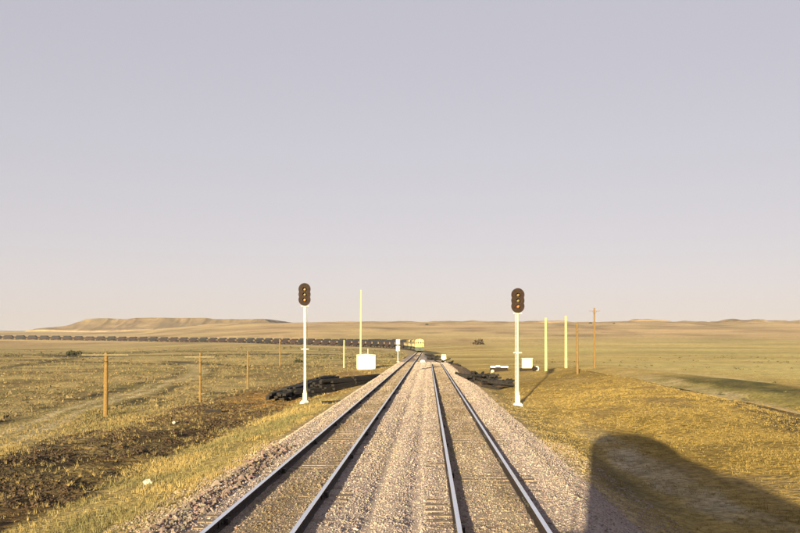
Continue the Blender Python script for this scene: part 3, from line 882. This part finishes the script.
# the oncoming train
lead = make_loco(True)
def on_path(o, s):
    """nose at s, facing the camera"""
    x, y, z, a = [float(q_) for q_ in path(s + 9.8)]
    d = Vector((math.sin(a), -math.cos(a)))
    o.location = (x + d.x * 9.8, y + d.y * 9.8, z)
    o.rotation_euler = (0, 0, math.pi + a)
s = 291.0
on_path(lead, s)
lead['label'] = 'leading yellow locomotive of the oncoming train with its headlight lit'
lead['group'] = 'locomotives of the oncoming train'
mid0 = make_loco(False, 'ochre')
for k, w in enumerate(('second', 'third', 'fourth')):
    s += 20.1
    o = mid0 if k == 0 else copy_tree(mid0)
    on_path(o, s)
    o['label'] = w + ' locomotive of the oncoming train, in duller ochre paint'
    o['group'] = 'locomotives of the oncoming train'
s += 20.2

def make_hopper(paint='car', load=4.55):
    t = thing('coal_hopper', '', 'rail car')
    L = 6.45
    b = MB()
    # high sides with sloping ends and bays below
    b.prism_x([(-L, 1.9), (-L, 3.0), (-L + 0.15, 3.2), (L - 0.15, 3.2), (L, 3.0), (L, 1.9), (L - 2.1, 1.35), (2.4, 0.55), (1.0, 0.55), (0.5, 1.1), (-0.5, 1.1), (-1.0, 0.55), (-2.4, 0.55), (-L + 2.1, 1.35)], -1.5, 1.5)
    body = b.build('body', M[paint], t)
    for sx in (-1, 1):
        r = MB()
        for y in np.linspace(-L + 0.4, L - 0.4, 10):
            xx = sorted((1.5 * sx, 1.58 * sx)); r.box(xx[0], xx[1], y - 0.06, y + 0.06, 1.4, 3.18)
        xx = sorted((1.5 * sx, 1.6 * sx)); r.box(xx[0], xx[1], -L + .05, L - .05, 3.1, 3.24)
        r.build('side_rib', M[paint], body)
    c = MB(); c.box(-1.42, 1.42, -L + 1.0, L - 1.0, 3.1, load, top=0.55, topy=0.72); c.build('coal_load', M['coal'], t)
    for yc in (-4.9, 4.9):
        g = MB()
        for sx in (-1, 1):
            xx = sorted((0.85 * sx, 1.0 * sx)); g.box(xx[0], xx[1], yc - 1.15, yc + 1.15, 0.38, 0.7)
            for dy in (-0.88, 0.88):
                g.tube((0.68 * sx, yc + dy, 0.46), (0.82 * sx, yc + dy, 0.46), 0.46, n=12)
        g.box(-0.95, 0.95, yc - 0.25, yc + 0.25, 0.5, 0.95)
        g.build('bogie', M['truck'], t)
    for sy in (-1, 1):
        yy = sorted((sy * (L + 0.002), sy * (L + 0.06))); MB().box(-1.45, 1.45, yy[0], yy[1], 1.95, 3.1).build('end_sheet', M['end_sheet'], t)
    k = MB(); k.box(-0.15, 0.15, -L - 1.35, L + 1.35, 0.78, 1.0); k.box(-0.3, 0.3, -L, L, 1.0, 1.5); k.build('coupler', M['truck'], t)
    return t
ORD = ['first', 'second', 'third', 'fourth', 'fifth', 'sixth', 'seventh', 'eighth', 'ninth', 'tenth', 'eleventh', 'twelfth', 'thirteenth', 'fourteenth', 'fifteenth', 'sixteenth', 'seventeenth', 'eighteenth', 'nineteenth']
TENS = {2: 'twent', 3: 'thirt', 4: 'fort', 5: 'fift'}
def ordinal(n):
    if n < 20: return ORD[n - 1]
    t, u = divmod(n, 10)
    return TENS[t] + 'ieth' if u == 0 else TENS[t] + 'y-' + ORD[u - 1]
M['car_brown'] = noise_mat('hopper_brown_paint', (0.024, 0.014, 0.013), (0.048, 0.027, 0.023), 1.5, 0.7, 0.2, 10)
M['car_black'] = noise_mat('hopper_black_paint', (0.010, 0.009, 0.010), (0.022, 0.019, 0.019), 1.5, 0.7, 0.2, 10)
protos = [make_hopper(), make_hopper('car_brown', 4.3), make_hopper('car_black', 4.7)]
fresh = [True, True, True]
n = 0
while s < 1095:
    n += 1
    v_ = n - 1 if n <= 3 else random.choice((0, 0, 1, 2))
    o = protos[v_] if fresh[v_] else copy_tree(protos[v_])
    fresh[v_] = False
    x, y, z, a = [float(q_) for q_ in path(s + 7.85)]
    o.location = (x, y, z); o.rotation_euler = (0, 0, a)
    o['label'] = 'dark coal hopper, ' + ordinal(n) + ' car behind the locomotives of the distant train'
    o['group'] = 'coal hoppers of the distant train'
    s += 15.75

# ------------------------------------------------------------------ signals beside the track
def disc(mb, x, y0, y1, z, r, n=24):
    mb.tube((x, y0, z), (x, y1, z), r, n=n)
def make_signal(px, py, top_px, label, lit):
    x, y, z = at(px, py)
    H = (py - top_px) / 800.0 * y
    t = thing('railway_signal', label, 'signal', (x, y, z), 0, 'tall signals facing the camera')
    f = MB(); f.box(-0.36, 0.36, -0.36, 0.36, -0.25, 0.12, top=0.92); f.box(-0.27, 0.27, -0.27, 0.27, 0.12, 0.18)
    f.build('foundation', M['concrete'], t, bevel=0.02)
    MB().box(-0.17, 0.17, -0.17, 0.17, 0.18, 0.75, top=0.92).build('base_case', M['white'], t, bevel=0.02)
    m = MB(); m.tube((0, 0, 0.75), (0, 0, 1.05), 0.15, 0.10, n=14); m.tube((0, 0, 1.05), (0, 0, H - 0.2), 0.10, 0.07, n=14)
    m.build('mast', M['white'], t, smooth=False)
    l = MB()
    for sx in (-0.13, 0.13):
        l.tube((sx, 0.34, 0.5), (sx, 0.26, H - 1.0), 0.012, n=6)
    for zz in np.arange(0.75, H - 1.0, 0.32):
        l.tube((-0.13, 0.33, zz), (0.13, 0.33, zz), 0.008, n=5)
    l.build('ladder', M['white'], t)
    for zz in (H * 0.45, H - 1.75):
        b = MB(); b.box(-0.30, 0.30, -0.05, 0.05, zz - 0.03, zz + 0.03); b.tube((0, 0, zz - .06), (0, 0, zz + .06), 0.13, n=12); b.box(-0.03, 0.03, 0, 0.42, zz - .02, zz + .02)
        b.build('bracket', M['white'], t)
    hc = H - 0.865
    h = MB()
    zs_ = (hc + 0.40, hc, hc - 0.40)
    # background plate: outline of three overlapping discs
    pts = []
    rr = 0.465
    for k in range(72):
        th = 2 * math.pi * k / 72 + 0.0001
        dx, dz = math.sin(th), math.cos(th)
        best = 0
        for zc in zs_:
            c = zc - hc
            bq = dz * c; cq = c * c - rr * rr
            dsc = bq * bq - cq
            if dsc > 0: best = max(best, bq + math.sqrt(dsc))
        pts.append((dx * best, hc + dz * best))
    h.prism_y(pts, -0.235, -0.215)
    head = h.build('signal_head', M['black'], t)
    MB().box(-0.16, 0.16, -0.215, 0.04, hc - 0.6, hc + 0.55).build('lamp_case', M['black'], t, bevel=0.02)
    for i, zc in enumerate(zs_):
        v = MB(); nn = 20
        # open-bottomed visor
        ring = []
        for k in range(nn + 1):
            th = math.radians(-60 + 300 * k / nn) 
            ring.append((math.cos(th) * 0.135, math.sin(th) * 0.135))
        vv = []; ff = []
        for (a_, b_) in ring: vv.append((a_, -0.235, zc + b_))
        for (a_, b_) in ring: vv.append((a_ * 0.97, -0.235 - 0.11 - 0.17 * max(0, (b_ + .135) / .27), zc + b_ * 0.97 - 0.02))
        for (a_, b_) in ring: vv.append((a_ * 0.93, -0.235, zc + b_ * 0.93))
        for (a_, b_) in ring: vv.append((a_ * 0.90, -0.235 - 0.11 - 0.17 * max(0, (b_ + .135) / .27), zc + b_ * 0.90 - 0.02))
        k1 = nn + 1
        for k in range(nn):
            ff += [(k, k + 1, k1 + k + 1, k1 + k), (2 * k1 + k, 2 * k1 + k + 1, 3 * k1 + k + 1, 3 * k1 + k), (k1 + k, k1 + k + 1, 3 * k1 + k + 1, 3 * k1 + k)]
        v.add(vv, ff)
        vis = v.build('visor', M['black'], head)
        ln = MB(); ln.tube((0, -0.236, zc), (0, -0.262, zc), 0.115, 0.07, n=18)
        ln.build('lens', M[('lens_yellow', 'lens_green', 'lens_red_lit' if lit else 'lens_red')[i]], head)
    return t
make_signal(305, 403, 283.5, 'white-masted three-lamp signal on the left, in front of the dark timber stacks', False)
make_signal(517.5, 405.5, 288.5, 'white-masted three-lamp signal on the right with its bottom lamp reddest', True)

# signal seen from behind, far up the left track
x, y, z = at(398, 362)
t = thing('railway_signal', 'small silver two-headed signal seen from behind, beside the left track', 'signal', (x, y, z))
MB().box(-0.3, 0.3, -0.3, 0.3, -0.2, 0.15).build('foundation', M['concrete'], t)
MB().tube((0, 0, 0.15), (0, 0, 5.4), 0.11, 0.09, n=12).build('mast', M['silver'], t)
for zc in (3.2, 4.75):
    h = MB(); h.box(-0.46, 0.46, 0.16, 0.20, zc - 0.58, zc + 0.58); hd = h.build('signal_head', M['silver'], t)
    MB().box(-0.36, 0.36, -0.28, 0.16, zc - 0.45, zc + 0.45).build('lamp_case', M['silver'], hd, bevel=0.06)
    v = MB(); v.tube((0, 0.2, zc), (0, 0.55, zc), 0.16, 0.15, n=14); v.build('visor', M['black'], hd)

# ------------------------------------------------------------------ poles
def make_pole(px, py, top, mat, label, r=0.13, arm=None, group=None, lean=0.0, pins=4, arm_mat='arm', arm_drop=0.3):
    x, y, z = at(px, py)
    H = (py - top) / 800.0 * y
    t = thing('utility_pole', label, 'pole', (x, y, z), random.uniform(-0.12, 0.12), group)
    lean += random.uniform(-0.012, 0.012) * H
    MB().tube((0, 0, -0.4), (lean, 0, H), r * 1.12, r * 0.85, n=12).build('post', M[mat], t)
    if arm:
        w = arm / 800.0 * y / 2
        zc = H - arm_drop
        yf = -r * 0.95
        MB().box(lean - w, lean + w, yf - 0.10, yf, zc - 0.035, zc + 0.035).build('crossarm', M[arm_mat], t, bevel=0.01)
        br = MB()
        for sx in (-1, 1):
            br.tube((lean + sx * w * 0.45, yf - 0.05, zc - 0.06), (lean, yf - 0.02, zc - 0.5), 0.018, n=5)
        br.build('brace', M['truck'], t)
        for sx in (-1, 1):
            for k in range(pins):
                xx = lean + sx * w * (0.28 + 0.68 * k / max(1, pins - 1))
                MB().tube((xx, yf - .05, zc + .045), (xx, yf - .05, zc + .16), 0.022, 0.018, n=8).build('insulator', M['glassy'], t)
    return t
GL = 'line poles left of the tracks'
make_pole(105.5, 417, 353, 'pole', 'nearest stout brown pole at the left with a pale crossarm', 0.15, 46, GL, arm_drop=0.15)
make_pole(200, 402, 353, 'pole', 'thin brown pole with crossarm on the left, second from the left edge', 0.10, 30, GL, arm_drop=0.35)
make_pole(247.5, 388, 351, 'pole', 'short bare brown pole left of the left signal', 0.11, None, GL)
make_pole(280, 366, 339, 'pole', 'distant bare brown pole just left of the left signal head', 0.16, None, GL)
make_pole(344, 368, 340, 'palepole', 'short pale pole between the left signal and the white shed', 0.14, None, GL)
make_pole(360.5, 367, 290, 'palepole', 'tall pale pole rising behind the white shed', 0.17, None, GL)
GR = 'line poles right of the tracks'
make_pole(546, 371, 318, 'palepole', 'pale pole on the right, nearest to the right signal', 0.17, None, GR)
make_pole(566, 368, 316, 'palepole', 'pale pole on the right, second from the right signal', 0.17, None, GR)
make_pole(577.5, 374, 323, 'pole', 'slim brown pole standing between pale pole and crossarm pole', 0.12, None, GR)
make_pole(594.5, 368, 308, 'pole', 'rightmost brown pole with a crossarm near its top', 0.15, 11, GR, arm_drop=0.55, arm_mat='pole', pins=2)

# ------------------------------------------------------------------ white shed
x, y, z = at(366, 369.5)
W = 18.5 / 800 * y / 2
t = thing('relay_shed', 'small white metal signal shed beside the left track', 'shed', (x, y, z))
MB().box(-W + .05, W - .05, 0.05, 2.2, -0.3, 0.18).build('foundation', M['concrete'], t)
sh = MB().box(-W, W, 0, 2.25, 0.18, 2.55).build('wall', M['white'], t)
rf = MB(); rf.prism_y([(-W - .1, 2.55), (W + .1, 2.55), (W + .1, 2.63), (0, 2.78), (-W - .1, 2.63)], -0.12, 2.37); rf.build('roof', M['white'], t)
d = MB().box(-0.95, -0.1, -0.03, 0.0, 0.3, 2.2).build('door', M['white'], t, bevel=0.01)
MB().box(-0.22, -0.17, -0.07, -0.03, 1.15, 1.32).build('handle', M['truck'], d)
MB().box(0.35, 0.85, -0.03, 0.0, 1.7, 2.05).build('vent', M['silver'], t)
a = MB(); a.tube((0.25, 1.1, 2.7), (0.25, 1.1, 3.7), 0.06, n=8); a.build('vent_pipe', M['silver'], t)

# ------------------------------------------------------------------ stacks of old ties
pt = MB(); pt.box(-1.3, 1.3, -0.115, 0.115, -0.09, 0.09)
pile_mesh = pt.mesh('tie'); pile_mesh.materials.append(M['creosote'])
lt = MB(); lt.box(-3.6, 3.6, -0.14, 0.14, -0.1, 0.1)
long_mesh = lt.mesh('timber'); long_mesh.materials.append(M['creosote'])
def tie_row(name, label, A, B, wide, high, group):
    """long low rick of ties laid end to end along the line A-B"""
    ax, ay = A; bx, by_ = B
    L = math.hypot(bx - ax, by_ - ay); ang = math.atan2(by_ - ay, bx - ax)
    t = thing(name, label, 'timber stack', (ax, ay, hz(ax, ay)), 0, group)
    nrow = int(L / 3.6)
    for i in range(nrow):
        u = (i + 0.5) / nrow
        cx, cy = ax + (bx - ax) * u, ay + (by_ - ay) * u
        g = hz(cx, cy) + 0.02
        hi = max(1, int(round(high * min(1.0, 0.35 + 1.6 * u, 0.45 + 2.2 * (1 - u)) + random.uniform(-.5, .5))))
        for lay in range(hi):
            for k in range(wide - (lay + 1) // 2):
                if lay == hi - 1 and random.random() < 0.3: continue
                lat = (k - (wide - (lay + 1) // 2 - 1) / 2) * 0.31 + random.uniform(-.06, .06)
                o = bpy.data.objects.new('timber', long_mesh); C.objects.link(o); o.parent = t
                j = random.uniform(-1.2, 1.2)
                px2 = cx + math.cos(ang) * j - math.sin(ang) * lat; py2 = cy + math.sin(ang) * j + math.cos(ang) * lat
                o.location = (px2 - ax, py2 - ay, g + 0.09 + lay * 0.205 + random.uniform(-.02, .03) - t.location.z)
                o.rotation_euler = (random.uniform(-.08, .08), random.uniform(-.02, .02), ang + random.uniform(-.035, .035))
    return t
GT = 'long timber stacks on the left'
a1, b1 = at(283, 399), at(338, 384)
tie_row('timber_stack', 'farther long stack of blackened timbers behind the left signal', a1[:2], b1[:2], 6, 6, GT)
a2, b2 = at(311, 397), at(371, 382)
tie_row('timber_stack', 'nearer long stack of blackened timbers reaching toward the left track', a2[:2], b2[:2], 6, 5, GT)

def tie_heap(label, cx, cy, rx, ry, high, count, group):
    z0 = max(hz(cx, cy), -0.9)
    t = thing('tie_heap', label, 'tie heap', (cx, cy, z0), 0, group)
    for i in range(count):
        th = random.uniform(0, 6.283); r = random.random() ** 0.6
        dx, dy = math.cos(th) * r * rx, math.sin(th) * r * ry
        zz = high * (1 - r) * random.uniform(0.35, 1.0) + 0.1
        o = bpy.data.objects.new('tie', pile_mesh); C.objects.link(o); o.parent = t
        o.location = (dx, dy, zz)
        o.rotation_euler = (random.uniform(-.4, .4), random.uniform(-.35, .35) * (0.4 + high / 2), random.uniform(-0.5, 0.5) + random.choice((0, 0.5, 1.3)))
    # churned earth under the ties
    n1_, n2_ = 22, 6
    v = []; f = []
    for a_ in range(n2_ + 1):
        rr2 = a_ / n2_
        for b_ in range(n1_):
            th = 2 * math.pi * b_ / n1_
            wob = 1 + 0.25 * math.sin(3 * th + cx) + 0.15 * math.sin(7 * th)
            v.append((math.cos(th) * rr2 * rx * 1.15 * wob, math.sin(th) * rr2 * ry * 1.15 * wob, high * 0.62 * (1 - rr2) ** 1.2 * (0.75 + 0.5 * random.random()) - 0.12 * rr2 - 0.05))
    for a_ in range(n2_):
        for b_ in range(n1_):
            f.append((a_ * n1_ + b_, a_ * n1_ + (b_ + 1) % n1_, (a_ + 1) * n1_ + (b_ + 1) % n1_, (a_ + 1) * n1_ + b_))
    MB().add(v, f).build('earth_mound', M['mud'], t)
    return t
GH = 'heaps of torn-out ties on the right'
tie_heap('largest jumbled dark heap of ties, right of the right track', 4.95, 82, 2.1, 3.4, 1.1, 56, GH)
tie_heap('low tail of scattered dark ties just right of the largest heap', 6.9, 79, 1.1, 2.0, 0.35, 14, GH)
tie_heap('dark heap of ties in line with the right track, next to the white cabinet', 2.9, 139, 2.2, 6.0, 1.15, 36, GH)
tie_heap('farthest dark heap of ties near the oncoming train', 0.9, 160, 1.5, 12.0, 1.2, 40, GH)
tie_heap('flat dark heap of ties at the far end, right beside the locomotive', 0.6, 232, 2.6, 5, 0.7, 22, GH)
# brown windrow between heaps
v = []; f = []
N_ = 40
for i in range(N_ + 1):
    u = i / N_
    yy = 127 - 41 * u; xx = 3.9 + 0.6 * math.sin(u * 5) - 0.1 + 1.0 * u
    for j, (dx, dz) in enumerate(((-1.5, -0.35), (-0.6, 0.28), (0.0, 0.5), (0.6, 0.3), (1.5, -0.4))):
        v.append((xx + dx + random.uniform(-.15, .15), yy, -0.75 + dz * (0.7 + 0.6 * random.random())))
for i in range(N_):
    for j in range(4):
        f.append((i * 5 + j, i * 5 + j + 1, (i + 1) * 5 + j + 1, (i + 1) * 5 + j))
o = MB().add(v, f).build('earth_windrow', M['mud'], None)
tag(o, 'low brown windrow of earth linking the dark tie heaps', 'earth ridge')

# ------------------------------------------------------------------ small things on the right
x, y, z = at(499, 371.5)
t = thing('timber_crib', 'low dark timber crib topped with white slabs, left of the right signal', 'timber crib', (x, y, z))
for k in range(3):
    MB().box(-1.35 + 0.03 * k, 1.32 - 0.04 * k, -0.45, 0.5, 0.0 + 0.2 * k - 0.05 * (k == 0), 0.19 + 0.2 * k).build('timber', M['timber'], t, bevel=0.01)
for x0, x1, zz in ((-1.3, -0.55, 0.60), (-0.5, 0.15, 0.68), (0.2, 1.35, 0.60)):
    MB().box(x0, x1, -0.55, 0.6, zz, zz + 0.24, top=0.93).build('slab', M['pale_slab'], t, bevel=0.02)
def boulder(name, x, y, z, sx, sy, sz, mat, label, cat, seed):
    rd = random.Random(seed)
    v = []; f = []
    n1_, n2_ = 12, 7
    for a_ in range(n2_ + 1):
        ph = math.pi * a_ / n2_
        for b_ in range(n1_):
            th = 2 * math.pi * b_ / n1_
            k = 1 + rd.uniform(-.16, .16)
            v.append((sx * math.sin(ph) * math.cos(th) * k, sy * math.sin(ph) * math.sin(th) * k, sz * math.cos(ph) * k))
    for a_ in range(n2_):
        for b_ in range(n1_):
            f.append((a_ * n1_ + b_, a_ * n1_ + (b_ + 1) % n1_, (a_ + 1) * n1_ + (b_ + 1) % n1_, (a_ + 1) * n1_ + b_))
    o = MB().add(v, f).build(name, M[mat])
    o.location = (x, y, z)
    return tag(o, label, cat)
x2, y2, z2 = at(492.5, 372.5); boulder('rock', x2, y2, z2 + 0.15, 0.26, 0.24, 0.26, 'rock', 'pale boulder at the left foot of the timber crib', 'rock', 3)
x, y, z = at(527, 371)
t = thing('equipment_cabinet', 'white cabinet on a dark timber base right behind the right signal', 'cabinet', (x, y, z))
for k in range(2):
    MB().box(-0.95, 0.85, -0.4, 0.7, 0.0 + .2 * k - .06 * (k == 0), 0.19 + .2 * k).build('timber', M['timber'], t, bevel=0.01)
cb = MB().box(-0.72, 0.72, -0.3, 0.6, 0.40, 1.75).build('case', M['white'], t, bevel=0.02)
MB().box(-0.80, 0.80, -0.38, 0.68, 1.75, 1.82).build('lid', M['white'], t, bevel=0.02)
MB().box(0.0, 0.66, -0.325, -0.30, 0.46, 1.68).build('door', M['white'], cb, bevel=0.005)
x, y, z = at(535.5, 371)
t = thing('cable_reel', 'small dark cable reel with pale flange beside the white cabinet', 'cable reel', (x, y, z), 0.5)
MB().tube((-0.28, 0, 0.3), (0.22, 0, 0.3), 0.22, n=14).build('drum', M['timber'], t)
for xx in (-0.33, 0.25):
    MB().tube((xx, 0, 0.3), (xx + .05, 0, 0.3), 0.36, n=16).build('flange', M['pale_slab'] if xx > 0 else M['timber'], t)
x, y, z = 2.0, 127.0, hz(2.0, 127)
t = thing('equipment_cabinet', 'small white cabinet poking up behind the dark heap below the oncoming train', 'cabinet', (2.9, 148, -0.5))
MB().box(-0.3, 0.3, -0.25, 0.25, -0.3, 0.75).build('post', M['concrete'], t)
MB().box(-0.5, 0.5, -0.35, 0.35, 0.75, 1.55, top=0.8).build('case', M['white'], t, bevel=0.03)
t = thing('trackside_box', 'small pale box on the ballast beside the left track, near the far heaps', 'box', (-0.9, 142, -0.28))
MB().box(-0.55, 0.45, -0.28, 0.28, -0.12, 0.12).build('base', M['concrete'], t, bevel=0.01)
MB().box(-0.5, 0.35, -0.22, 0.22, 0.12, 0.36, top=0.9).build('case', M['pale_slab'], t, bevel=0.03)
MB().box(-0.3, 0.15, -0.1, 0.1, 0.36, 0.42).build('lid', M['pale_slab'], t)

# loose sleepers and bits lying about
def lone_tie(px, py, ang, label, ln=1.0):
    x, y, z = at(px, py)
    o = bpy.data.objects.new('loose_tie', pile_mesh); C.objects.link(o)
    o.location = (x, y, z + 0.07); o.rotation_euler = (0, 0, ang); o.scale = (ln, 1, 1)
    return tag(o, label, 'railway tie')
lone_tie(489, 388.5, -0.75, 'loose dark tie lying between the largest heap and the right signal')
lone_tie(213.5, 413, 0.25, 'short dark timber on bare earth at the left, nearest the grass', 0.42)
lone_tie(218, 394, 0.15, 'dark timber lying behind the thin crossarm pole', 0.6)
lone_tie(333, 403, 0.5, 'lone dark tie on the grass in front of the long stacks', 0.6)
lone_tie(304, 345, 0.0, 'far dark timber on the plain', 0.5) if False else None
x, y, z = at(148, 485); boulder('rock', x, y, z + 0.08, 0.17, 0.14, 0.11, 'rock', 'white rock lying in the grass at the lower left', 'rock', 8)
x, y, z = at(174, 425); boulder('rock', x, y, z + 0.06, 0.10, 0.09, 0.09, 'rock', 'small yellowish stone on the bare earth at the left', 'rock', 9)

# a few dark bushes on the skyline and in the draws
def bush(px, py, size, label, c0=(0.030, 0.032, 0.018), c1=(0.06, 0.055, 0.03)):
    x, y, z = at(px, py)
    t = thing('bush', label, 'bush', (x, y, z), 0, 'far dark bushes')
    P, T, K = brush(np.array([0.0]), np.array([0.0]), np.array([size]), 160, c0, c1)
    P[:, 2] -= hz(0.0, 0.0)
    o = np_mesh('crown', P, T, M['sage'], K); o.parent = t
    b = MB()
    for k in range(5):
        b.tube((0, 0, -0.3), (random.uniform(-.5, .5) * size, random.uniform(-.5, .5) * size, size * 0.7), 0.05 * size, 0.02 * size, n=5)
    b.build('stem', M['timber'], t)
bush(590.5, 323.6, 3.2, 'dark bush on the skyline beside the crossarm pole')
bush(537, 322.6, 3.0, 'dark bush on the skyline to the right of the right signal')
bush(427, 325, 3.0, 'dark bush on the ridge above the oncoming locomotive')
bush(478, 344.5, 3.4, 'hazy brown bush on the slope between the tracks and the right signal', (0.045, 0.034, 0.022), (0.075, 0.055, 0.036))
bush(614, 323.8, 2.2, 'small bush on the skyline right of the poles')
bush(72, 355.5, 2.2, 'dark bush in the draw left of the nearest pole')
bush(79, 354.5, 1.7, 'second dark bush in the draw left of the nearest pole, the smaller')
bush(298, 362.5, 1.1, 'dark round bush just left of the left signal mast')

# ------------------------------------------------------------------ the air
hm = bpy.data.materials.new('thin_haze'); hm.use_nodes = True
hn = hm.node_tree; hn.nodes.clear()
ho = hn.nodes.new('ShaderNodeOutputMaterial'); hv = hn.nodes.new('ShaderNodeVolumePrincipled')
hv.inputs['Color'].default_value = (0.62, 0.76, 1.0, 1)
hv.inputs['Density'].default_value = 0.000042
hv.inputs['Anisotropy'].default_value = 0.0
hn.links.new(hv.outputs['Volume'], ho.inputs['Volume'])
zl, zh = float(Hh.min()) - 1.0, max(float(Hh.max()), 20) + 4.0
hb = MB().box(float(gx[0]) - 20, float(gx[-1]) + 20, float(gy[0]) - 20, float(gy[-1]) + 20, zl, zh).build('haze', hm)
tag(hb, 'thin dusty haze over the prairie', kind='stuff')
print('EXTENT', gx[0], gx[-1], gy[0], gy[-1], zl, zh)
